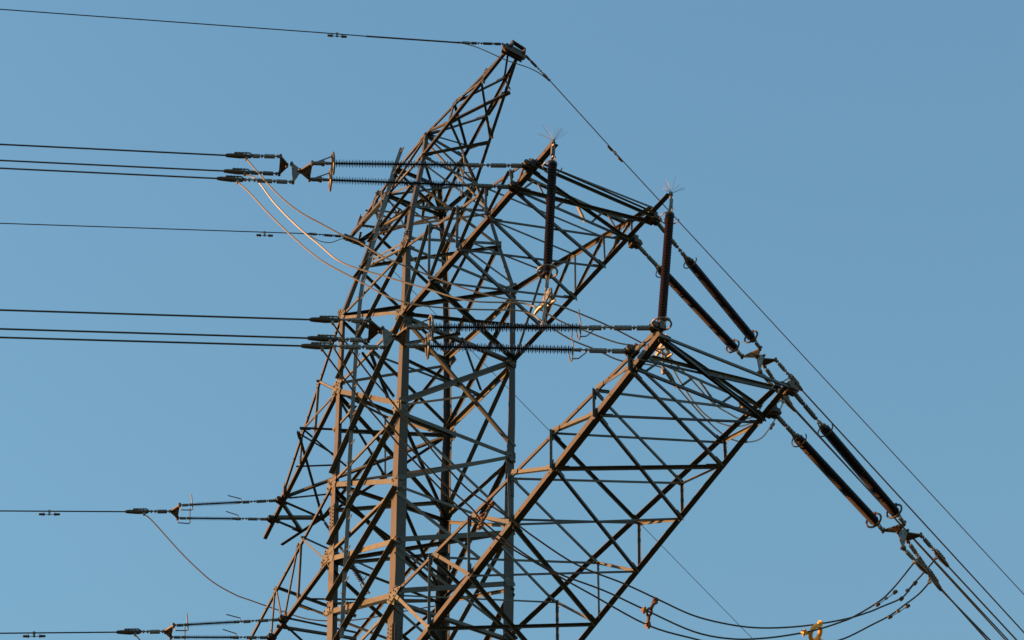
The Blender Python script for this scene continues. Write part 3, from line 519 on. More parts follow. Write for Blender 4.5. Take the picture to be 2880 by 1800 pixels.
WIRE = [
 {'label': 'top of three conductors running left from the clamps left of the upper crossarm', 'pts': [[4.058, -7.264, 49.188], [2.078, -11.51, 48.943], [-23.244, -65.814, 45.805]], 'r': 0.018, 'group': 'bundled conductors running left', 'smooth': False, 'cat': 'conductor', 'name': 'conductor'},
 {'label': 'middle of three conductors running left from the clamps left of the upper crossarm', 'pts': [[3.58, -7.056, 49.24], [1.603, -11.294, 48.991], [-23.718, -65.596, 45.803]], 'r': 0.018, 'group': 'bundled conductors running left', 'smooth': False, 'cat': 'conductor', 'name': 'conductor'},
 {'label': 'bottom of three conductors running left from the clamps left of the upper crossarm', 'pts': [[3.825, -7.306, 48.681], [1.926, -11.379, 48.442], [-23.395, -65.681, 45.265]], 'r': 0.018, 'group': 'bundled conductors running left', 'smooth': False, 'cat': 'conductor', 'name': 'conductor'},
 {'label': 'top of three conductors running left from the clamps crossing the tower body at mid height', 'pts': [[8.272, -7.192, 41.33], [5.88, -12.321, 40.944], [-19.419, -66.574, 36.864]], 'r': 0.018, 'group': 'bundled conductors running left', 'smooth': False, 'cat': 'conductor', 'name': 'conductor'},
 {'label': 'middle of three conductors running left from the clamps crossing the tower body at mid height', 'pts': [[7.769, -6.959, 41.364], [5.376, -12.09, 40.977], [-19.922, -66.342, 36.883]], 'r': 0.018, 'group': 'bundled conductors running left', 'smooth': False, 'cat': 'conductor', 'name': 'conductor'},
 {'label': 'bottom of three conductors running left from the clamps crossing the tower body at mid height', 'pts': [[8.042, -7.219, 40.839], [5.724, -12.19, 40.454], [-19.571, -66.434, 36.248]], 'r': 0.018, 'group': 'bundled conductors running left', 'smooth': False, 'cat': 'conductor', 'name': 'conductor'},
 {'label': 'single conductor running left at lower left above the bottom edge one', 'pts': [[-7.504, -3.774, 49.003], [-8.742, -6.43, 48.738], [-33.996, -60.588, 43.338]], 'r': 0.016, 'group': 'single conductors of the far circuit', 'smooth': False, 'cat': 'conductor', 'name': 'conductor'},
 {'label': 'single conductor running left along the bottom edge of the frame', 'pts': [[-5.724, -4.431, 44.091], [-6.803, -6.744, 43.83], [-32.029, -60.842, 37.743]], 'r': 0.016, 'group': 'single conductors of the far circuit', 'smooth': False, 'cat': 'conductor', 'name': 'conductor'},
 {'label': 'conductor starting just above the lower crossarm tip corner', 'pts': [[4.48, 7.202, 49.031], [0.74, 16.458, 48.236], [-21.666, 71.914, 43.473]], 'r': 0.018, 'group': 'conductors running down to the right', 'smooth': False, 'cat': 'conductor', 'name': 'conductor'},
 {'label': 'conductor passing between the two lower slanting insulators', 'pts': [[4.367, 7.054, 48.433], [0.818, 15.838, 47.72], [-21.595, 71.313, 43.217]], 'r': 0.018, 'group': 'conductors running down to the right', 'smooth': False, 'cat': 'conductor', 'name': 'conductor'},
 {'label': 'second conductor close beside the one between slanting insulators', 'pts': [[4.166, 7.132, 48.762], [0.6, 15.958, 47.903], [-21.786, 71.364, 42.513]], 'r': 0.018, 'group': 'conductors running down to the right', 'smooth': False, 'cat': 'conductor', 'name': 'conductor'},
 {'label': 'conductor from the upper clamp of the lower right group', 'pts': [[8.965, 6.994, 40.971], [7.941, 9.529, 40.77], [-14.475, 65.011, 36.373]], 'r': 0.018, 'group': 'conductors running down to the right', 'smooth': False, 'cat': 'conductor', 'name': 'conductor'},
 {'label': 'left conductor of the close double line at lower right', 'pts': [[9.047, 6.357, 40.486], [8.173, 8.519, 40.228], [-14.167, 63.813, 33.63]], 'r': 0.018, 'group': 'conductors running down to the right', 'smooth': False, 'cat': 'conductor', 'name': 'conductor'},
 {'label': 'right conductor of the close double line at lower right', 'pts': [[8.611, 7.059, 40.63], [7.885, 8.857, 40.542], [-14.568, 64.43, 37.806]], 'r': 0.018, 'group': 'conductors running down to the right', 'smooth': False, 'cat': 'conductor', 'name': 'conductor'},
 {'label': 'thin earth wire running left from the tower top', 'pts': [[3.267, -1.231, 56.817], [2.35, -3.199, 56.753], [1.91, -4.141, 56.739], [-1.233, -10.882, 56.561], [-26.583, -65.245, 55.123]], 'r': 0.013, 'group': 'earth wires strung to the tower peaks', 'smooth': False, 'cat': 'earth wire', 'name': 'earth_wire'},
 {'label': 'thicker armour rods wrapped on the earth wire left of the tower top', 'pts': [[3.267, -1.231, 56.817], [2.35, -3.199, 56.753]], 'r': 0.02, 'group': 'earth wires strung to the tower peaks', 'smooth': False, 'cat': 'armour rods', 'name': 'armour_rods'},
 {'label': 'thin earth wire falling right from the tower top past both crossarms', 'pts': [[3.28, 1.275, 56.935], [2.202, 3.944, 56.702], [-5.137, 22.107, 55.476], [-27.569, 77.63, 51.729]], 'r': 0.013, 'group': 'earth wires strung to the tower peaks', 'smooth': False, 'cat': 'earth wire', 'name': 'earth_wire'},
 {'label': 'thin earth wire running left from the far lower peak of the tower', 'pts': [[-4.258, -1.141, 56.787], [-7.433, -7.95, 56.267], [-32.73, -62.199, 52.129]], 'r': 0.013, 'group': 'earth wires strung to the tower peaks', 'smooth': False, 'cat': 'earth wire', 'name': 'earth_wire'},
 {'label': 'faint thin earth wire falling right behind the tower from the far peak', 'pts': [[-4.128, 1.035, 56.817], [-5.36, 4.084, 56.496], [-10.463, 16.714, 55.148], [-25.374, 53.622, 51.218]], 'r': 0.008, 'group': 'earth wires strung to the tower peaks', 'smooth': False, 'cat': 'earth wire', 'name': 'earth_wire'},
 {'label': 'looped earth wire lead bending under the tower top', 'pts': [[3.267, -1.231, 56.829], [3.409, -0.926, 56.751], [3.552, -0.621, 56.599], [3.681, -0.211, 56.435], [3.728, 0.054, 56.42], [3.577, 0.541, 56.661], [3.416, 0.94, 56.834], [3.28, 1.275, 56.898]], 'r': 0.012, 'group': 'leads around the peaks', 'smooth': True, 'cat': 'jumper', 'name': 'jumper_cable'},
 {'label': 'small drooping lead under the far peak clamp', 'pts': [[-4.208, -1.034, 56.714], [-4.104, -0.811, 56.571], [-3.992, -0.569, 56.553], [-3.882, -0.333, 56.706], [-3.79, -0.137, 56.754]], 'r': 0.01, 'group': 'leads around the peaks', 'smooth': True, 'cat': 'jumper', 'name': 'jumper_cable'},
 {'label': 'sunlit jumper cable dropping from the top left clamp', 'pts': [[4.236, -6.883, 49.133], [4.616, -6.293, 48.1], [4.89, -5.869, 47.559], [5.137, -5.487, 47.216], [5.381, -5.108, 46.886], [5.563, -4.827, 46.701], [5.845, -4.389, 46.264], [6.321, -3.652, 45.766], [6.788, -2.928, 45.333], [7.181, -2.32, 45.08], [7.49, -1.841, 44.984], [7.679, -1.548, 44.941], [7.67, -1.11, 44.996], [7.65, -0.193, 45.026], [7.633, 0.627, 44.964], [7.618, 1.312, 44.901], [7.481, 1.564, 44.977], [7.091, 2.282, 45.096], [6.64, 3.112, 45.194], [6.266, 3.8, 45.485], [5.99, 4.309, 45.767], [5.624, 4.983, 46.437], [5.323, 5.537, 47.417], [5.024, 6.087, 48.231], [4.657, 6.762, 49.058]], 'r': 0.017, 'group': 'jumper cables looping round the tower', 'smooth': True, 'cat': 'jumper cable', 'name': 'jumper_cable'},
 {'label': 'sunlit jumper cable dropping from the middle clamp, middle of three crossing the upper lattice', 'pts': [[3.758, -6.673, 49.196], [3.922, -6.461, 49.011], [4.166, -6.144, 48.314], [4.461, -5.761, 47.629], [4.797, -5.326, 46.967], [5.103, -4.93, 46.419], [5.603, -4.281, 45.995], [6.164, -3.553, 45.546], [6.693, -2.868, 45.136], [7.281, -2.105, 44.999], [7.443, -1.895, 44.908], [7.552, -1.754, 44.795], [7.551, -1.206, 44.704], [7.549, -0.697, 44.727], [7.547, 0.16, 44.779], [7.545, 1.193, 45.075], [7.156, 1.862, 44.951], [6.734, 2.586, 44.866], [6.338, 3.268, 45.045], [5.834, 4.133, 45.602], [5.431, 4.826, 46.223], [5.069, 5.449, 46.927], [4.686, 6.106, 47.811], [4.339, 6.703, 48.599]], 'r': 0.017, 'group': 'jumper cables looping round the tower', 'smooth': True, 'cat': 'jumper cable', 'name': 'jumper_cable'},
 {'label': 'sunlit jumper cable dropping from the bottom clamp, lowest of three crossing the upper lattice', 'pts': [[3.999, -6.933, 48.626], [4.144, -6.722, 48.323], [4.417, -6.324, 47.634], [4.727, -5.87, 46.931], [5.053, -5.395, 46.296], [5.454, -4.81, 45.754], [5.87, -4.202, 45.206], [6.278, -3.607, 44.954], [6.804, -2.839, 44.831], [7.299, -2.116, 44.768], [7.488, -1.84, 44.63], [7.596, -1.683, 44.44], [7.59, -1.067, 44.29], [7.584, -0.386, 44.302], [7.578, 0.197, 44.294], [7.568, 1.23, 44.592], [7.262, 1.775, 44.561], [6.998, 2.245, 44.595], [6.673, 2.824, 44.66], [6.238, 3.598, 44.866], [5.87, 4.252, 45.215], [5.455, 4.99, 45.82], [5.172, 5.494, 46.387], [4.919, 5.945, 47.106], [4.722, 6.296, 47.716], [4.548, 6.606, 48.338]], 'r': 0.017, 'group': 'jumper cables looping round the tower', 'smooth': True, 'cat': 'jumper cable', 'name': 'jumper_cable'},
 {'label': 'upper cable of the long jumper loop sweeping along the bottom right', 'pts': [[8.442, -6.827, 41.294], [8.23, -6.326, 41.066], [8.018, -5.785, 40.826], [7.836, -5.213, 40.601], [7.707, -4.841, 40.445], [7.543, -4.299, 40.231], [7.34, -3.652, 39.966], [7.203, -3.097, 39.765], [7.157, -2.564, 39.647], [7.114, -2.095, 39.539], [7.05, -1.554, 39.398], [6.99, -0.565, 39.188], [7.062, 0.473, 39.103], [7.094, 1.227, 39.011], [7.133, 2.014, 38.916], [7.256, 2.763, 38.921], [7.42, 3.426, 38.994], [7.687, 4.215, 39.18], [8.002, 4.975, 39.437], [8.228, 5.431, 39.648], [8.381, 5.697, 39.806], [8.593, 6.048, 40.03], [8.753, 6.199, 40.286], [8.975, 6.417, 40.62], [9.138, 6.566, 40.868]], 'r': 0.017, 'group': 'jumper cables looping round the tower', 'smooth': True, 'cat': 'jumper cable', 'name': 'jumper_cable'},
 {'label': 'middle cable of the long jumper loop sweeping along the bottom right', 'pts': [[7.938, -6.597, 41.319], [7.69, -6.016, 40.99], [7.543, -5.579, 40.771], [7.383, -5.047, 40.516], [7.235, -4.49, 40.261], [7.048, -3.64, 39.897], [6.939, -2.904, 39.625], [6.854, -2.567, 39.465], [6.782, -1.745, 39.198], [6.784, -0.917, 38.999], [6.91, 0.081, 38.889], [6.983, 0.956, 38.743], [7.087, 2.031, 38.568], [7.279, 2.813, 38.577], [7.533, 3.48, 38.705], [7.817, 4.101, 38.89], [8.0, 4.455, 39.026], [8.205, 4.806, 39.198], [8.334, 5.005, 39.315], [8.645, 5.407, 39.641], [8.843, 5.603, 39.889], [9.063, 5.78, 40.195], [9.229, 5.906, 40.429]], 'r': 0.017, 'group': 'jumper cables looping round the tower', 'smooth': True, 'cat': 'jumper cable', 'name': 'jumper_cable'},
 {'label': 'lowest cable of the long jumper loop sweeping along the bottom right', 'pts': [[8.195, -6.89, 40.799], [7.981, -6.337, 40.571], [7.826, -5.932, 40.402], [7.657, -5.394, 40.204], [7.456, -4.795, 39.968], [7.215, -3.921, 39.659], [7.072, -3.365, 39.466], [6.941, -2.712, 39.267], [6.869, -2.124, 39.127], [6.812, -0.935, 38.922], [6.788, -0.077, 38.785], [6.77, 1.183, 38.587], [6.889, 2.166, 38.576], [7.046, 3.143, 38.605], [7.289, 3.995, 38.768], [7.582, 4.741, 39.031], [7.767, 5.171, 39.204], [8.061, 5.668, 39.553], [8.254, 5.981, 39.781], [8.445, 6.239, 40.034], [8.625, 6.47, 40.276], [8.784, 6.631, 40.522]], 'r': 0.017, 'group': 'jumper cables looping round the tower', 'smooth': True, 'cat': 'jumper cable', 'name': 'jumper_cable'},
 {'label': 'single jumper cable drooping at lower left and passing behind the tower legs', 'pts': [[-7.326, -3.393, 48.969], [-7.221, -3.193, 48.758], [-6.969, -2.603, 48.006], [-6.775, -2.198, 47.519], [-6.565, -1.809, 47.092], [-6.27, -1.38, 46.722], [-6.052, -1.111, 46.535], [-5.543, -0.505, 46.124], [-5.1, -0.005, 45.806], [-4.511, 0.512, 45.596], [-3.941, 0.937, 45.483], [-3.338, 1.335, 45.417], [-2.379, 1.984, 45.283]], 'r': 0.015, 'group': 'jumper cables looping round the tower', 'smooth': True, 'cat': 'jumper cable', 'name': 'jumper_cable'},
 {'label': 'short visible start of the jumper cable at the bottom left edge', 'pts': [[-5.557, -4.073, 44.058], [-5.51, -3.924, 43.892], [-5.401, -3.578, 43.522]], 'r': 0.015, 'group': 'jumper cables looping round the tower', 'smooth': True, 'cat': 'jumper cable', 'name': 'jumper_cable'}]
DAMP = [
 {'label': 'small weighted damper under the earth wire at upper left', 'p': [2.061, -3.817, 56.749], 'd': [-0.4225, -0.906, -0.024], 'L': 0.46, 'drop': 0.08, 'group': 'stockbridge vibration dampers', 'kind': 'bell'},
 {'label': 'small weighted damper under the thin wire left of the far peak', 'p': [-4.691, -2.069, 56.705], 'd': [-0.4216, -0.9041, -0.069], 'L': 0.42, 'drop': 0.1, 'group': 'stockbridge vibration dampers', 'kind': 'bell'},
 {'label': 'small weighted damper under the single conductor at lower left', 'p': [-8.259, -5.394, 48.839], 'd': [-0.4209, -0.9026, -0.09], 'L': 0.5, 'drop': 0.09, 'group': 'stockbridge vibration dampers', 'kind': 'bell'},
 {'label': 'small weighted damper under the conductor at the bottom left corner', 'p': [-6.491, -6.074, 43.907], 'd': [-0.4204, -0.9016, -0.1015], 'L': 0.5, 'drop': 0.09, 'group': 'stockbridge vibration dampers', 'kind': 'bell'},
 {'label': 'small weighted damper on the slanting earth wire above the upper crossarm', 'p': [2.258, 3.805, 56.727], 'd': [-0.3739, 0.9254, -0.0625], 'L': 0.62, 'drop': 0.06, 'group': 'stockbridge vibration dampers', 'kind': 'bell'},
 {'label': 'small damper on the leftmost rising jumper end at lower right', 'p': [8.763, 5.48, 39.699], 'd': [0.5234, 0.6148, 0.5899], 'L': 0.55, 'drop': 0.035, 'group': 'stockbridge vibration dampers', 'kind': 'rod'},
 {'label': 'small damper on the middle rising jumper end at lower right', 'p': [8.646, 6.15, 40.221], 'd': [0.4818, 0.4638, 0.7435], 'L': 0.55, 'drop': 0.035, 'group': 'stockbridge vibration dampers', 'kind': 'rod'},
 {'label': 'small damper on the lowest rising jumper end at lower right', 'p': [8.397, 6.072, 39.849], 'd': [0.4573, 0.6799, 0.5732], 'L': 0.55, 'drop': 0.035, 'group': 'stockbridge vibration dampers', 'kind': 'rod'},
 {'label': 'small damper on the jumper just below the lower crossarm tip', 'p': [4.919, 5.945, 47.106], 'd': [-0.2788, 0.4962, 0.8222], 'L': 0.36, 'drop': 0.03, 'group': 'stockbridge vibration dampers', 'kind': 'rod'},
 {'label': 'small damper on the jumper inside the lower crossarm end', 'p': [5.782, 4.19, 45.655], 'd': [-0.4209, 0.7234, 0.5472], 'L': 0.2, 'drop': 0.03, 'group': 'stockbridge vibration dampers', 'kind': 'rod'},
 {'label': 'small damper hanging at the lower end of the crossarm jumper', 'p': [5.968, 4.368, 45.226], 'd': [-0.4205, 0.7484, 0.5129], 'L': 0.25, 'drop': 0.03, 'group': 'stockbridge vibration dampers', 'kind': 'rod'}]
SPACER = [
 {'label': 'three armed spacer clamp on the jumpers at the lower crossarm root', 'pts': [[7.178, -2.578, 39.678], [6.876, -2.644, 39.538], [6.941, -2.696, 39.257]], 'group': 'jumper spacers'},
 {'label': 'three armed spacer clamp on the jumpers right of the tower at the bottom', 'pts': [[7.049, 1.191, 38.99], [6.98, 0.974, 38.726], [6.774, 1.189, 38.586]], 'group': 'jumper spacers'},
 {'label': 'glowing orange sunlit ring spacer on the jumpers at the bottom right', 'pts': [[7.912, 4.48, 39.194], [7.844, 4.133, 38.893], [7.597, 4.748, 39.042]], 'group': 'jumper spacers', 'ring': True}]
VCLAMP = [
 {'label': 'pale bracket with hanging jumper clamps under the left brown red insulator', 'top': [7.644, -1.605, 45.7], 'pts': [[7.552, -1.754, 44.795], [7.679, -1.548, 44.941], [7.596, -1.683, 44.44]], 'plate': [7.631, -1.626, 45.115], 'group': 'jumper suspension brackets'},
 {'label': 'pale bracket with jumper clamps under the right brown red insulator', 'top': [7.562, 1.22, 45.692], 'pts': [[7.545, 1.193, 45.075], [7.618, 1.312, 44.901], [7.568, 1.23, 44.592]], 'plate': [7.555, 1.21, 45.27], 'group': 'jumper suspension brackets'}]
SPIKES = [
 {'label': 'fan of thin bird deterrent spikes on the upper crossarm end, left one', 'p': [7.724, -1.475, 49.509]},
 {'label': 'fan of thin bird deterrent spikes on the right corner of the upper crossarm end', 'p': [7.731, 1.495, 49.509]}]
BRACKETS = [
 ['arm1', [6.88, -1.581, 49.494], 'n'],
 ['arm1', [6.19, -1.498, 49.482], 'n'],
 ['arm1', [6.931, 1.609, 49.495], 'n'],
 ['arm1', [6.114, 1.653, 49.481], 'n'],
 ['arm2', [11.18, -1.46, 41.638], 'n'],
 ['arm2', [10.338, -1.46, 41.687], 'n'],
 ['arm2', [11.302, 1.534, 41.396], 'n'],
 ['arm2', [10.684, 1.553, 41.286], 'n'],
 ['far1', [-5.655, -0.691, 49.4], 'f'],
 ['far1', [-6.389, -0.521, 49.4], 'f'],
 ['far2', [-3.854, -1.31, 44.494], 'f'],
 ['far2', [-4.584, -1.208, 44.494], 'f']]
GUSSETS = [
 ['F', [[1.18, -1.494, 51.511], [1.237, -1.455, 51.908], [1.497, -1.457, 51.898], [1.666, -1.494, 51.675], [1.453, -1.494, 51.469], [1.282, -1.494, 51.385]], [0.0, -1.0, 0.0]],
 ['F', [[1.159, -1.494, 49.489], [1.189, -1.494, 49.82], [1.384, -1.494, 49.69], [1.812, -1.494, 49.573], [1.397, -1.494, 49.445], [1.277, -1.494, 49.324]], [0.0, -1.0, 0.0]],
 ['F', [[1.189, -1.483, 47.141], [1.441, -1.482, 46.987], [1.456, -1.48, 46.642], [1.273, -1.48, 46.633], [1.167, -1.482, 46.932]], [0.0, -1.0, 0.0]],
 ['F', [[1.217, -1.474, 44.953], [1.51, -1.474, 44.797], [1.503, -1.474, 44.365], [1.248, -1.474, 44.667]], [0.0, -1.0, 0.0]],
 ['F', [[1.247, -1.474, 41.754], [1.345, -1.474, 41.828], [1.521, -1.474, 41.806], [1.787, -1.474, 41.697], [1.532, -1.474, 41.588], [1.333, -1.474, 41.515], [1.209, -1.474, 41.64]], [0.0, -1.0, 0.0]],
 ['L', [[-1.614, -1.489, 51.726], [-1.769, -1.419, 52.104], [-1.624, -1.423, 52.08], [-1.306, -1.492, 51.71], [-1.423, -1.494, 51.531]], [0.0, -1.0, 0.0]],
 ['L', [[-1.697, -1.494, 49.333], [-1.676, -1.494, 49.694], [-1.481, -1.494, 49.733], [-1.303, -1.494, 49.558], [-1.35, -1.494, 49.314], [-1.611, -1.493, 49.292]], [0.0, -1.0, 0.0]],
 ['L', [[-1.743, -1.48, 46.654], [-1.665, -1.482, 46.906], [-1.398, -1.481, 46.772], [-1.38, -1.48, 46.526], [-1.671, -1.48, 46.554]], [0.0, -1.0, 0.0]],
 ['L', [[-1.87, -1.474, 44.642], [-1.641, -1.474, 44.933], [-1.44, -1.474, 44.799], [-1.387, -1.474, 44.539], [-1.799, -1.474, 44.556]], [0.0, -1.0, 0.0]],
 ['L', [[-1.588, -1.474, 43.201], [-1.37, -1.474, 43.205], [-1.288, -1.474, 42.962], [-1.542, -1.474, 43.029]], [0.0, -1.0, 0.0]],
 ['L', [[-1.078, -0.783, 55.539], [-0.904, -0.759, 55.646], [-0.628, -0.787, 55.52], [-0.514, -0.861, 55.149], [-0.786, -0.844, 55.241]], [0.0, -1.0, 0.0]],
 ['K', [[-0.843, 0.757, 55.657], [-0.675, 0.78, 55.552], [-0.639, 0.806, 55.438], [-0.803, 0.804, 55.443], [-0.895, 0.791, 55.502]], [0.0, 1.0, 0.0]],
 ['K', [[-1.017, 0.972, 54.552], [-0.807, 0.996, 54.424], [-0.751, 1.025, 54.266], [-0.968, 1.024, 54.271], [-1.077, 1.013, 54.338]], [0.0, 1.0, 0.0]],
 ['K', [[-1.582, 1.453, 51.92], [-1.323, 1.48, 51.773], [-1.209, 1.494, 51.532], [-1.495, 1.494, 51.532], [-1.641, 1.494, 51.624]], [0.0, 1.0, 0.0]],
 ['K', [[-1.547, 1.494, 49.586], [-1.233, 1.494, 49.397], [-1.088, 1.493, 49.128], [-1.385, 1.493, 49.122], [-1.534, 1.493, 49.21]], [0.0, 1.0, 0.0]],
 ['K', [[-1.542, 1.484, 47.429], [-1.247, 1.483, 47.259], [-1.113, 1.482, 47.018], [-1.387, 1.482, 47.008], [-1.528, 1.482, 47.087]], [0.0, 1.0, 0.0]],
 ['K', [[-1.554, 1.475, 45.676], [-1.292, 1.475, 45.531], [-1.177, 1.474, 45.329], [-1.413, 1.474, 45.317], [-1.542, 1.474, 45.387]], [0.0, 1.0, 0.0]],
 ['R', [[0.79, 0.815, 55.508], [0.81, 0.674, 55.418], [0.85, 0.613, 55.21], [0.86, 0.707, 55.155], [0.854, 0.779, 55.186]], [1.0, 0.0, 0.0]],
 ['R', [[1.001, 1.072, 54.401], [1.014, 0.958, 54.332], [1.042, 0.911, 54.172], [1.05, 0.985, 54.129], [1.045, 1.047, 54.155]], [1.0, 0.0, 0.0]],
 ['R', [[1.196, 1.237, 53.304], [1.207, 1.124, 53.238], [1.236, 1.076, 53.08], [1.244, 1.15, 53.037], [1.24, 1.211, 53.063]], [1.0, 0.0, 0.0]],
 ['R', [[1.457, 1.501, 51.899], [1.477, 1.31, 51.789], [1.494, 1.243, 51.542], [1.494, 1.388, 51.479], [1.494, 1.479, 51.507]], [1.0, 0.0, 0.0]],
 ['R', [[1.494, 1.473, 49.651], [1.494, 1.278, 49.559], [1.494, 1.215, 49.311], [1.493, 1.375, 49.241], [1.493, 1.474, 49.269]], [1.0, 0.0, 0.0]],
 ['R', [[1.481, 1.464, 46.728], [1.48, 1.325, 46.666], [1.48, 1.282, 46.502], [1.479, 1.392, 46.453], [1.479, 1.465, 46.473]], [1.0, 0.0, 0.0]],
 ['R', [[1.474, 1.458, 44.832], [1.474, 1.321, 44.774], [1.474, 1.279, 44.615], [1.474, 1.387, 44.567], [1.474, 1.459, 44.585]], [1.0, 0.0, 0.0]],
 ['R', [[1.474, 1.451, 42.023], [1.474, 1.26, 41.947], [1.474, 1.198, 41.723], [1.474, 1.355, 41.652], [1.474, 1.452, 41.674]], [1.0, 0.0, 0.0]],
 ['F', [[1.494, -1.46, 49.508], [1.494, -1.333, 49.569], [1.494, -1.252, 49.414], [1.493, -1.349, 49.219], [1.493, -1.449, 49.171]], [1.0, 0.0, 0.0]],
 ['F', [[1.482, -1.464, 46.979], [1.482, -1.323, 47.044], [1.481, -1.232, 46.874], [1.48, -1.339, 46.663], [1.48, -1.452, 46.613]], [1.0, 0.0, 0.0]],
 ['F', [[1.474, -1.468, 44.75], [1.474, -1.365, 44.795], [1.474, -1.298, 44.672], [1.474, -1.378, 44.521], [1.474, -1.46, 44.485]], [1.0, 0.0, 0.0]],
 ['F', [[1.474, -1.454, 43.201], [1.474, -1.369, 43.236], [1.474, -1.315, 43.136], [1.474, -1.38, 43.015], [1.474, -1.448, 42.986]], [1.0, 0.0, 0.0]],
 ['F', [[1.474, -1.447, 41.934], [1.474, -1.329, 41.982], [1.474, -1.254, 41.845], [1.474, -1.344, 41.68], [1.474, -1.438, 41.642]], [1.0, 0.0, 0.0]]]
LADDER = [
 [-0.576, -0.531, 56.973],
 [-0.667, -0.692, 56.157],
 [-0.531, -0.882, 55.283],
 [-0.547, -0.982, 54.746],
 [-0.49, -1.117, 54.009],
 [-0.523, -1.238, 53.327],
 [-0.431, -1.362, 52.653],
 [-0.504, -1.462, 52.119],
 [-0.444, -1.54, 51.529],
 [-0.513, -1.54, 50.622],
 [-0.555, -1.54, 49.367],
 [-0.592, -1.534, 48.137],
 [-0.627, -1.526, 46.691],
 [-0.59, -1.52, 45.163],
 [-0.618, -1.52, 43.262],
 [-0.62, -1.52, 41.873]]
PEAKS = [
 ['peak near', [3.746, -0.204, 56.744], [3.737, 0.146, 56.732], [3.857, -0.126, 56.944], [3.823, 0.23, 56.909]],
 ['peak far', [-3.884, -0.277, 56.834], [-3.818, 0.302, 56.778], None, None]]

# ---------------- ground
bm = NB(); R = 4000; n = 48
c = bm.verts.new((0, 0, 0)); prev = None; rings = []
for rad in (60, 200, 800, R):
    rings.append([bm.verts.new((rad * math.cos(k * 2 * math.pi / n), rad * math.sin(k * 2 * math.pi / n), 0)) for k in range(n)])
for k in range(n): bm.faces.new((c, rings[0][k], rings[0][(k + 1) % n]))
for A, B in zip(rings, rings[1:]):
    for k in range(n): bm.faces.new((A[k], B[k], B[(k + 1) % n], A[(k + 1) % n]))
g = obj('ground', bm, GRASS); g['kind'] = 'structure'

# ---------------- the tower
PXM = 1 / 124.0      # metres per photo pixel at the tower, used only for the sizes of the steel sections
tower = tag(empty('transmission_tower', (0, 0, 0)), 'tall lattice steel transmission tower with stacked crossarms and a pointed top', 'tower')
CORNER = {'F': (1, -1), 'R': (1, 1), 'L': (-1, -1), 'K': (-1, 1)}
def leg_size(z): 
    zz = z - 49.4
    T = [(-40, .26), (-7.5, .235), (-4, .235), (-3, .185), (-.5, .165), (0, .15), (2.3, .135), (2.6, .115), (5, .105), (7, .09)]
    for (a, s), (b, s2) in zip(T, T[1:]):
        if zz <= b: return s + (s2 - s) * max(0, (zz - a)) / (b - a)
    return T[-1][1]
legs = {}
for k, pts in LEGS.items():
    sx, sy = CORNER[k]; P = [V(q) for q in pts]
    while P[-1].z - 49.4 < -8: P.pop()
    P += [V((sx * 1.46, sy * 1.46, 49.4 - 9)), V((sx * 1.52, sy * 1.52, 49.4 - 14)), V((sx * 3.6, sy * 3.6, .2))]
    bm = NB(); dx, dy = V((-sx, 0, 0)), V((0, -sy, 0))
    lines = []
    for i, q in enumerate(P):
        s = leg_size(q.z); t = max(.010, s * .1)
        lines.append([bm.verts.new(q + dx * u + dy * v) for u, v in ((0, 0), (s, 0), (s, t), (t, t), (t, s), (0, s))])
    for A, B in zip(lines, lines[1:]):
        for i in range(6): bm.faces.new((A[i], A[(i + 1) % 6], B[(i + 1) % 6], B[i]))
    bm.faces.new(lines[0]); bm.faces.new(lines[-1][::-1])
    legs[k] = obj('leg', bm, LEGM, tower)
# splice plates with bolt rows on the legs
for k, z0 in (('F', 49.4 - 8.75), ('L', 49.4 - 3.75), ('R', 49.4 - 3.55), ('F', 49.4 + 2.5), ('L', 49.4 + 5.6), ('K', 49.4 - 3.0)):
    sx, sy = CORNER[k]; P = [V(q) for q in LEGS[k]]
    for A, B in zip(P, P[1:]):
        if A.z >= z0 >= B.z or B is P[-1]:
            q = A + (B - A) * ((z0 - A.z) / (B.z - A.z)); ax = (A - B).normalized(); break
    s = leg_size(z0); bm = NB()
    for e, o in ((V((-sx, 0, 0)), V((0, sy, 0))), (V((0, -sy, 0)), V((sx, 0, 0)))):
        e = perp(e, ax); o = perp(o, ax); c = q + e * s * .5 + o * .012
        box(bm, c, e, o, ax, s * .82, .014, .62)
        for i in range(6):
            for u in (-.22, .22): bolt(bm, c + ax * (-.25 + .1 * i) + e * s * u + o * .006, o, .017, .02)
    obj('splice_plate', bm, LEGM, legs[k])
# gusset plates with bolts
for lg, poly, nrm in GUSSETS:
    bm = NB(); P = [V(q) for q in poly]; nrm = V(nrm); plate(bm, P, nrm, .014)
    c = sum(P, V()) / len(P)
    for i, q in enumerate(P):
        bolt(bm, q.lerp(c, .33) + nrm * .006, nrm, .019, .022)
        if (q - c).length > .2: bolt(bm, q.lerp(c, .62) + nrm * .006, nrm, .019, .022)
    obj('gusset_plate', bm, STEEL, legs[lg])
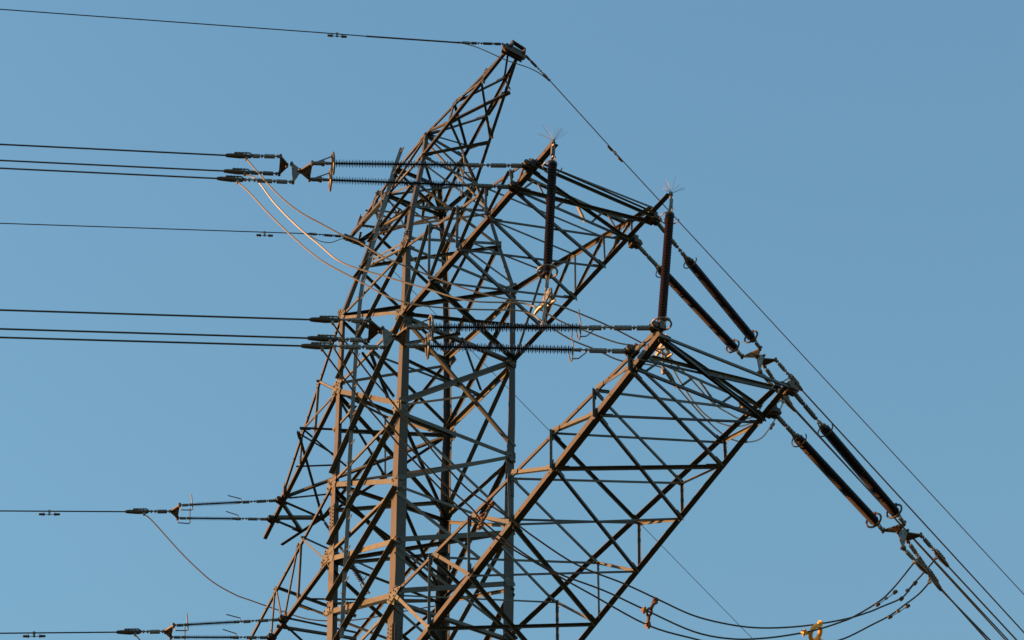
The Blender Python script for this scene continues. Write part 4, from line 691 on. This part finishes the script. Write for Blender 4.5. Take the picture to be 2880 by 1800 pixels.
# lattice members; every member is one rolled angle
bodyp = {}
PART = {'body': 'lattice_face', 'plan': 'plan_bracing', 'arm1': 'crossarm', 'arm2': 'crossarm', 'far1': 'crossarm', 'far2': 'crossarm', 'peak near': 'earth_wire_peak', 'peak far': 'earth_wire_peak'}
BASE = {'arm1': (1.5, 0, 49.4), 'arm2': (1.5, 0, 40), 'far1': (-1.5, 0, 49.4), 'far2': (-1.5, 0, 44.5), 'peak near': (.8, 0, 55.4), 'peak far': (-.8, 0, 55.4)}
def part_for(g, n):
    if g == 'body':
        key = 'body%d%d' % (round(n[0]), round(n[1])); base = (1.48 * n[0], 1.48 * n[1], 44)
    elif g == 'plan': key = 'plan'; base = (0, 0, 46)
    else: key = g; base = BASE[g]
    if key not in bodyp: bodyp[key] = empty(PART[g], base, tower)
    return bodyp[key]
LAB = {'arm1': 'upper crossarm reaching toward the right, with two hanging brown insulators', 'arm2': 'long lower crossarm reaching toward the upper right',
       'far1': 'short tapered crossarm on the far left side of the tower', 'far2': 'tapered crossarm at the bottom left edge',
       'peak near': 'tall pointed peak arm leaning right at the tower top', 'peak far': 'peak arm pointing down left behind the insulators'}
jit = random.Random(3)
def downward(v): return v if v.z < 0 else -v
for g, a, b, wpx, n, fl in MEM:
    a, b, n = V(a), V(b), V(n); ax = (b - a).normalized(); s = wpx * PXM; par = part_for(g, n)
    e1 = perp(n.cross(ax), ax)
    if e1.z > 0: e1 = -e1                  # heel on the upper edge
    flip = jit.random() < .35
    off = .004 + jit.random() * .010
    if g in ('body',): inn = -n; off2 = off + .002
    else: inn = -n if g != 'plan' else n; off2 = off
    if flip: e1 = -e1
    if fl == 'o': e1 = downward(e1); inn = n; off2 = .016
    if fl == 'p': e1 = perp(V((-1, 0, 0)), ax); inn = n; off2 = .014
    bm = NB(); h = s * .5 if fl != 'o' else s * .15
    o = a - e1 * h + inn * off2; q = b - e1 * h + inn * off2
    if fl == 'o': o += V((s * .6, 0, 0)) + ax * .05; q += V((s * .6, 0, 0)) - ax * .06
    angle(bm, o - ax * .02, q + ax * .02, e1, inn, s * (.42 if fl == 'o' else 1), max(.006, s * .09), s)
    if s > .06 and fl != 'o' and g != 'plan':
        for end, d in ((a, 1), (b, -1)):
            c = end + ax * d * .11 - inn * .006; prism(bm, c - ax * .12, c + ax * .12, perp(e1, ax), perp(inn, ax), [(-s * .62, -.004), (s * .62, -.004), (s * .62, .004), (-s * .62, .004)])
    for end, d in ((a, 1), (b, -1)):          # end bolts on the outer flange
        for kx in (.07, .16):
            bolt(bm, end + ax * d * kx - inn * 0.0, -inn, .013, .012)
    if g in ('body', 'plan'): nm = 'diagonal_brace' if abs(ax.z) > .25 else 'horizontal_brace'
    elif abs(ax.z) > .75: nm = 'arm_post'
    elif abs(ax.y) > .93: nm = 'arm_strut'
    elif abs(ax.z) > .2: nm = 'arm_side_brace'
    else: nm = 'arm_brace'
    obj(nm, bm, STEEL, par)
for g, a, b, wpx, d1, d2 in CHORDS:
    bm = NB(); a, b = V(a), V(b); angle(bm, a, b, d1, d2, wpx * PXM * 1.02, max(.009, wpx * PXM * .09))
    ax = (b - a).normalized(); L = (b - a).length; e1 = perp(d1, ax); e2 = perp(d2, ax); k = 0
    while .4 + k * 1.1 < L:
        p = a + ax * (.4 + k * 1.1); bolt(bm, p + e2 * .05, -e1, .013, .014); bolt(bm, p + e1 * .05, -e2, .013, .014); k += 1
    obj('chord', bm, LEGM, part_for(g, None))
for g, lb in LAB.items(): bodyp[g]['label'] = lb
# crossarm attachment brackets: two cheek plates, a pin drum and a shackle tongue
for g, q, kd in BRACKETS:
    q = V(q); sgn = 1 if kd == 'n' else .75; bm = NB()
    out = V((0, -1 if q.y < 0 else 1, 0)); X = V((1, 0, 0)); Z = V((0, 0, 1))
    for dx in (-.06, .06):
        plate(bm, [q + X * dx * sgn + out * u * sgn + Z * v * sgn for u, v in ((-.12, .10), (.10, .10), (.15, .0), (.08, -.10), (-.12, -.10))], X, .016, .02)
    lathe(bm, q - X * .10 * sgn + out * .05 * sgn, X, [(0, .05 * sgn), (.01, .065 * sgn), (.19 * sgn, .065 * sgn), (.2 * sgn, .05 * sgn)], 12)
    box(bm, q - out * .06 + Z * .02, X, out, Z, .26 * sgn, .10 * sgn, .20 * sgn)
    for i in (-1, 0, 1): bolt(bm, q + X * .09 * i * sgn + Z * .12 * sgn - out * .05, Z, .018, .03)
    obj('attachment_bracket', bm, DARKM if kd == 'n' else DARKM, bodyp[g])
# peak tip plates
for g, a, b, c, d in PEAKS:
    a, b = V(a), V(b); m = (a + b) / 2; ax, s, up = frame(b - a); bm = NB(); L = (b - a).length
    if c:
        plate(bm, [a - ax * .08 + up * .13, b + ax * .12 + up * .11, b + ax * .18 - up * .02, b + ax * .08 - up * .11, a - ax * .02 - up * .11, a - ax * .14 - up * .0], s, .05, .03)
        for k in (-1, 1):
            plate(bm, [a + s * .075 * k - ax * .06 + up * .11, b + s * .075 * k + ax * .1 + up * .10, b + s * .075 * k + ax * .12 - up * .10, a + s * .075 * k - ax * .1 - up * .10], s, .018)
        c, d = V(c), V(d); tx, ts, tu = frame(d - c); prism(bm, c, d, ts, tu, [(-.05, -.015), (.05, -.015), (.05, .015), (-.05, .015)])
        for e in (c, d): prism(bm, e - up * .16, e + up * .01, ax, s, [(-.02, -.05), (.02, -.05), (.02, .05), (-.02, .05)])
    else:
        prism(bm, a, b, s, up, [(-.05, -.06), (.05, -.06), (.05, .06), (-.05, .06)])
        for k in (.15, .5, .85): bolt(bm, a.lerp(b, k) - up * .06, -up, .025, .05)
    obj('tip_plate', bm, DARKM, bodyp[g])
# climbing rail with step bars
bm = NB(); P = [V(q) for q in LADDER]; X = V((1, 0, 0)); Yn = V((0, -1, 0))
for A, B in zip(P, P[1:]):
    ax = (A - B).normalized(); e = perp(V((.45, .9, 0)), ax); o2 = ax.cross(e)
    prism(bm, B - ax * .012, A, e, o2, [(-.045, -.02), (.045, -.02), (.045, .02), (.035, .02), (.035, -.01), (-.035, -.01), (-.035, .02), (-.045, .02)])
rail = obj('climbing_rail', bm, RAIL, tower); rail['label'] = 'slender blue grey climbing rail with step bars on the left face'
tot = 0; side = 1
for A, B in zip(P, P[1:]):
    L = (B - A).length; d = .15
    while d < L:
        q = A.lerp(B, d / L); bm = NB(); hx = X * side
        tube(bm, [q, q + hx * .14 + V((0, 0, .01)), q + hx * .17 + V((0, 0, .05))], .012, 6)
        obj('step_bar', bm, DARKM, rail); side = -side; d += .42
# lower body down to the ground (below the frame)
bm = NB()
def cw(z): return 1.52 + (3.6 - 1.52) * (35.4 - z) / 35.2 if z < 35.4 else 1.5
zz = [39.6, 35.4, 31, 26, 20.5, 14.2, 7, .6]
for z1, z0 in zip(zz, zz[1:]):
    for (ax_, ay_), (bx_, by_) in (((1, -1), (1, 1)), ((1, 1), (-1, 1)), ((-1, 1), (-1, -1)), ((-1, -1), (1, -1))):
        w1, w0 = cw(z1), cw(z0); nn = V(((ax_ + bx_) / 2, (ay_ + by_) / 2, 0))
        angle(bm, V((ax_ * w1, ay_ * w1, z1)), V((bx_ * w0, by_ * w0, z0)), nn.cross(V((0, 0, 1))), -nn, .12)
        angle(bm, V((bx_ * w1, by_ * w1, z1)) - nn * .02, V((ax_ * w0, ay_ * w0, z0)) - nn * .02, nn.cross(V((0, 0, 1))), -nn, .12)
        angle(bm, V((ax_ * w1, ay_ * w1, z1)) - nn * .04, V((bx_ * w1, by_ * w1, z1)) - nn * .04, (0, 0, -1), -nn, .10)
obj('lower_lattice', bm, STEEL, tower)
for sx, sy in CORNER.values():
    bm = NB(); q = V((sx * 3.62, sy * 3.62, 0)); lathe(bm, q - V((0, 0, .5)), V((0, 0, 1)), [(0, .6), (.8, .55), (.85, .5)], 20); obj('footing', bm, CONC, tower)

# ---------------- link hardware builder
def links(bm, a, b, s=1.0, seed=0):
    """chain of shackles, twin straps and an adjusting plate from a to b"""
    rnd = random.Random(seed); a, b = V(a), V(b); ax, sd, up = frame(b - a); L = (b - a).length; d = 0; k = 0
    while d < L - .02:
        seg = min((.16, .30, .12, .42, .14)[k % 5] * s, L - d); m0, m1 = a + ax * d, a + ax * (d + seg)
        if k % 5 in (1, 3) and seg > .12:
            for u in (-.035, .035):
                prism(bm, m0 + sd * u * s, m1 + sd * u * s, sd, up, [(-.008, -.035 * s), (.008, -.035 * s), (.008, .035 * s), (-.008, .035 * s)])
            nb = max(2, int(seg / .08))
            for i in range(nb):
                c = m0.lerp(m1, (i + .5) / nb); prism(bm, c - sd * .055 * s, c + sd * .055 * s, ax, up, [(-.014, -.014), (.014, -.014), (.014, .014), (-.014, .014)])
            prism(bm, m0 - up * .045 * s, m1 - up * .045 * s, sd, up, [(-.03 * s, -.012), (.03 * s, -.012), (.03 * s, .008), (-.03 * s, .008)])
        else:
            tube(bm, [m0, m0.lerp(m1, .3) + up * .02, m1], [.016 * s, .028 * s, .018 * s], 8)
            lathe(bm, m0.lerp(m1, .5) - sd * .045 * s, sd, [(0, .032 * s), (.09 * s, .032 * s)], 8)
        d += seg; k += 1
    tube(bm, [a, b], .012 * s, 6)
def shed_profile(t0, t1, rad, pitch, small=.72, core=.018):
    prof = [(t0 - .06, core * 1.5), (t0, core * 1.5), (t0 + .001, core)]; d = t0 + pitch * .3; i = 0
    while d < t1 - pitch * .4:
        r = rad if i % 2 == 0 else rad * small
        prof += [(d, core), (d + pitch * .11, r), (d + pitch * .19, r), (d + pitch * .30, core)]
        d += pitch * .5; i += 1
    return prof + [(t1, core), (t1 + .001, core * 1.5), (t1 + .06, core * 1.5)]
def arc_ring(bm, c, ax, sd, up, R, r, a0, a1, n=26):
    pts = [c + (sd * math.cos(a0 + (a1 - a0) * i / n) + up * math.sin(a0 + (a1 - a0) * i / n)) * R for i in range(n + 1)]
    full = abs(a1 - a0) > 6.28
    tube(bm, pts[:-1] if full else pts, r, 8, closed=full)
for i, I in enumerate(INS):
    a, b = V(I['a']), V(I['b']); ax, sd, up = frame(b - a); L = (b - a).length; kd = I['kind']
    t0, t1 = I['t0'] * L, I['t1'] * L
    if kd == 'hang': ax = (b - a).normalized(); sd = V((0, 1, 0)); up = ax.cross(sd)
    T = tag(empty('suspension_insulator' if kd == 'hang' else 'tension_insulator', a), I['label'], 'insulator', I['group'])
    bm = NB(); links(bm, a, a + ax * (t0 - .05), .8 if kd != 'short' else .55, i); lathe(bm, a + ax * (t0 - .1), ax, [(0, .02), (.02, .035), (.12, .03)], 10); obj('link_chain', bm, HARD, T)
    bm = NB(); lathe(bm, a, ax, shed_profile(t0, t1, I['rad'], I['pitch'], .70 if kd != 'hang' else .9, {'long': .02, 'hang': .066, 'slant': .05}.get(kd, .016)), 20)
    obj('shed_column', bm, RUBR if kd == 'hang' else RUBD, T, smooth=True)
    bm = NB(); e = a + ax * t1; links(bm, e + ax * .03, b, .7 if kd != 'short' else .5, i + 50)
    lathe(bm, e - ax * .02, ax, [(0, .03), (.1, .035), (.12, .02)], 10)
    if kd == 'long': lathe(bm, e + ax * .16, sd, [(-.05, .045), (.05, .045)], 10)
    obj('end_fitting', bm, HARD, T)
    Rr = {'long': .225, 'slant': .165}.get(kd, .20)
    if kd in ('long', 'hang', 'slant'):
        bm = NB(); c = a + ax * (t1 - .05)
        arc_ring(bm, c, ax, sd, up, Rr, .025 if kd == 'long' else .021, math.radians(100), math.radians(100 + 335), 30)
        tube(bm, [c + up * Rr * .97, c + up * Rr * .8 + ax * .06, e + ax * .3 + up * .03], .014, 6)
        lathe(bm, c + up * Rr - sd * .04, sd, [(0, .035), (.10, .035)], 8)
        obj('grading_ring', bm, DARKM if kd == 'slant' else HARD, T, smooth=True)
        bm = NB(); c = a + ax * (t0 + .05)
        arc_ring(bm, c, ax, sd, up, Rr, .013, math.radians(115), math.radians(385), 24)
        q = c + (sd * math.cos(math.radians(115)) + up * math.sin(math.radians(115))) * Rr
        tube(bm, [q, q + up * .07 - ax * .03, q + up * .12 - sd * .05 - ax * .02], .012, 6)
        tube(bm, [c - up * Rr, c - up * Rr * .95 - ax * .12, c - up * .06 - ax * .28], .013, 6)
        obj('arcing_ring', bm, DARKM if kd == 'slant' else HARD, T, smooth=True)
    elif kd == 'short':
        bm = NB(); c = a + ax * (t1 + .02); s_ = 1 if 'upper of' in I['label'] else 1
        tube(bm, [a + ax * (t1 + .32), c + ax * .28 - up * .14, c + ax * .05 - up * .16, c - up * .15, c + up * .30 - ax * .01], .014, 7); obj('arcing_horn', bm, HARD, T)
        bm = NB(); q = a + ax * (t0 - .12); tube(bm, [q, q + up * .10, q + up * .22 + ax * .30], .013, 7); obj('arcing_horn', bm, HARD, T)
# ---------------- yoke plates
for Yk in YOKE:
    P = [V(q) for q in Yk['pts']]; c = sum(P, V()) / 3; n = (P[1] - P[0]).cross(P[2] - P[0]).normalized()
    Q = [q + (q - c).normalized() * .05 for q in P]; bm = NB(); plate(bm, Q, n, Yk['t'], .045)
    for q in P: lathe(bm, q - n * .06, n, [(0, .02), (.02, .034), (.04, .034), (.041, .022), (.079, .022), (.08, .034), (.10, .034), (.12, .02)], 10)
    for q in P: bolt(bm, q.lerp(c, .55) + n * Yk['t'] / 2, n, .014, .014); bolt(bm, q.lerp(c, .55) - n * Yk['t'] / 2, -n, .014, .014)
    o = obj('yoke_plate', bm, RAIL if 'pale' in Yk['label'] or 'grey' in Yk['label'] else DARKM, None, c); tag(o, Yk['label'], 'yoke plate', Yk['group'])  # shade of flat plates' undersides and light on upright ones painted by material
# ---------------- dead end clamps
for i, c in enumerate(CLAMP):
    a, b = V(c['a']), V(c['b']); ax, sd, up = frame(b - a); L = (b - a).length
    slim = c['kind'] == 'slim'; T = tag(empty('dead_end_clamp', a), c['label'], 'clamp', c['group'])
    cl = min(.55, L * .5) if not slim else min(.3, L * .4); m = b - ax * cl
    bm = NB(); links(bm, a, m, .75 if not slim else .5, i + 20); obj('link_bar', bm, HARD if not slim else DARKM, T)
    bm = NB(); s = 1 if not slim else .45
    tube(bm, [b + ax * .02, b - ax * .05, b - ax * cl * .5 - up * .01, m + ax * .05 - up * .02, m], [.034 * s, .045 * s, .055 * s, .04 * s, .02 * s], 8)
    obj('clamp_body', bm, DARKM, T)
    bm = NB(); q0, q1 = b - ax * cl * .30 + up * .055 * s, m + ax * .06 + up * .055 * s
    for u in (-.03, .03): tube(bm, [q0 + sd * u * s - up * .03 * s, q0 + sd * u * s, q1 + sd * u * s, m - ax * .02], .016 * s, 6)
    for k in range(4): p = q0.lerp(q1, .1 + k * .22); tube(bm, [p - sd * .05 * s, p + up * .02 * s, p + sd * .05 * s], .012 * s, 6); bolt(bm, p, up, .014 * s, .04 * s)
    obj('keeper', bm, HARD, T)
    t = V(c['tail']); bm = NB(); lathe(bm, t - sd * .035, sd, [(0, .03 * s), (.07, .03 * s)], 8); tube(bm, [m + ax * .1 - up * .02, t], .022 * s, 6); obj('jumper_lug', bm, HARD, T)
# ---------------- wires
for W_ in WIRE:
    P = [V(q) for q in W_['pts']]
    if W_['smooth']: P = catmull(P, 5)
    bm = NB(); tube(bm, P, W_['r'], 8); o = obj(W_['name'], bm, JUMP if W_['label'].startswith('sunlit') else WIRE_M, None, P[0], smooth=True); tag(o, W_['label'], W_['cat'], W_['group'])  # sunlit jumpers take the lighter colour, all other wires the dark one
# ---------------- dampers
for D in DAMP:
    p = V(D['p']); ax = V(D['d']).normalized(); _, sd, up = frame(ax); dn = -up if up.z > 0 else up; c = p + dn * D['drop']; L = D['L']
    T = tag(empty('vibration_damper', p), D['label'], 'damper', D['group']); rod = D['kind'] == 'rod'
    bm = NB(); box(bm, p + dn * D['drop'] * .45, ax, sd, dn, .05, .035, D['drop'] * 1.2 + .03); lathe(bm, p - ax * .03, ax, [(0, .028), (.06, .028)], 8); obj('clamp', bm, HARD, T)
    bm = NB(); tube(bm, [c - ax * L * .5, c + dn * .006, c + ax * L * .5], .008, 6); obj('messenger_cable', bm, WIRE_M, T)
    for k in (-1, 1):
        bm = NB(); q = c + ax * k * L * .5
        lathe(bm, q, -ax * k, [(0, .018), (.01, .027), (L * .22, .030), (L * .24, .040), (L * .27, .042), (L * .29, .02)] if not rod else [(0, .02), (.01, .034), (.09, .036), (.10, .02)], 10)
        if rod: box(bm, q + ax * -k * .05 - dn * D['drop'] * .5, ax, sd, dn, .04, .04, D['drop'] * 1.3)
        obj('weight', bm, DARKM, T)
# ---------------- spacers on the jumpers
for S in SPACER:
    P = [V(q) for q in S['pts']]; c = sum(P, V()) / 3; n = (P[1] - P[0]).cross(P[2] - P[0])
    n = n.normalized() if n.length > 1e-3 else V((0, 1, 0)); ring = S.get('ring')
    T = tag(empty('jumper_spacer', c), S['label'], 'spacer', S['group']); bm = NB()
    e1 = perp(P[0] - c, n); e2 = n.cross(e1)
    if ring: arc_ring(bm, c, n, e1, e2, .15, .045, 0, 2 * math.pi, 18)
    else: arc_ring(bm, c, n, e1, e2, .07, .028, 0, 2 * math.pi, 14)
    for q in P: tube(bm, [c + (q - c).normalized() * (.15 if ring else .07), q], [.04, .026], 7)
    obj('spacer_frame', bm, SUNLIT_M if ring else RUSTM, T, smooth=True)
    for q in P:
        d = (q - c).normalized(); bm = NB(); box(bm, q, d, n.cross(d), n, .13, .075, .07); lathe(bm, q - n.cross(d) * .07, n.cross(d), [(0, .025), (.14, .025)], 8); obj('spacer_jaw', bm, SUNLIT_M if ring else RUSTM, T)
# ---------------- brackets under the hanging insulators
for B in VCLAMP:
    top, pl_, P = V(B['top']), V(B['plate']), [V(q) for q in B['pts']]
    T = tag(empty('jumper_bracket', top), B['label'], 'bracket', B['group'])
    n = V((0, -1, 0)); e = V((1, 0, 0)); z = V((0, 0, 1))
    bm = NB()
    plate(bm, [pl_ + z * .12 - e * .04, pl_ + z * .11 + e * .20, pl_ + z * .00 + e * .22, pl_ - z * .10 + e * .04, pl_ - z * .20 - e * .16, pl_ - z * .16 - e * .24], n, .03, .02)
    for u, v in ((.0, .08), (.16, .06), (-.10, -.06), (-.17, -.14), (.06, .0)): bolt(bm, pl_ + e * u + z * v + n * .01, n, .018, .02); bolt(bm, pl_ + e * u + z * v - n * .01, -n, .018, .02)
    obj('bracket_plate', bm, JUMP, T)
    bm = NB(); links(bm, top, pl_ + z * .15, .7, 3); obj('link_chain', bm, HARD, T)
    for q, s in ((P[0], -1), (P[1], 1)):
        bm = NB(); hng = pl_ + (z * .05 + e * .18 if s > 0 else -z * .15 - e * .18)
        tube(bm, [hng, hng.lerp(q, .5) + e * .02, q + z * .05], [.02, .045, .03], 8)
        ax = e; tube(bm, [q - ax * .17 - z * .04, q - ax * .06 - z * .01, q + ax * .06 - z * .01, q + ax * .17 - z * .05], [.02, .04, .04, .02], 8)
        for k in (-.06, .06): tube(bm, [q + ax * k - n * .04, q + ax * k + z * .10, q + ax * k + n * .04], .012, 6)
        obj('suspension_clamp', bm, HARD, T)
    bm = NB(); q = P[2]; tube(bm, [pl_ - z * .1, q + z * .05, q - z * .12], [.026, .026, .032], 8); lathe(bm, q - z * .16, z, [(0, .03), (.03, .05), (.10, .05), (.14, .03)], 10); obj('hanger_rod', bm, JUMP, T)
# ---------------- bird spikes
for S in SPIKES:
    p = V(S['p']); rnd = random.Random(int(p.x * 100) % 97 + 5); bm = NB(); lathe(bm, p + V((0, 0, .0)), V((0, 0, 1)), [(0, .04), (.08, .03)], 8)
    vr = V((CAM[0][0], CAM[0][1], 0)).normalized(); vf = V((0, 0, 1)).cross(vr)
    for k in range(11):
        th = math.radians(rnd.uniform(-62, 62)); ph = rnd.uniform(-.5, .5); d = (vr * math.sin(th) + V((0, 0, 1)) * math.cos(th) + vf * ph).normalized(); L = rnd.uniform(.26, .46)
        tube(bm, [p + V((0, 0, .05)), p + V((0, 0, .05)) + d * L * .6, p + V((0, 0, .05)) + d * L - V((0, 0, .02))], .0034, 4)
    o = obj('bird_spikes', bm, SPIKE, None, p); tag(o, S['label'], 'bird spikes', 'bird spikes on the crossarm end')
print('objects', len(bpy.data.objects))
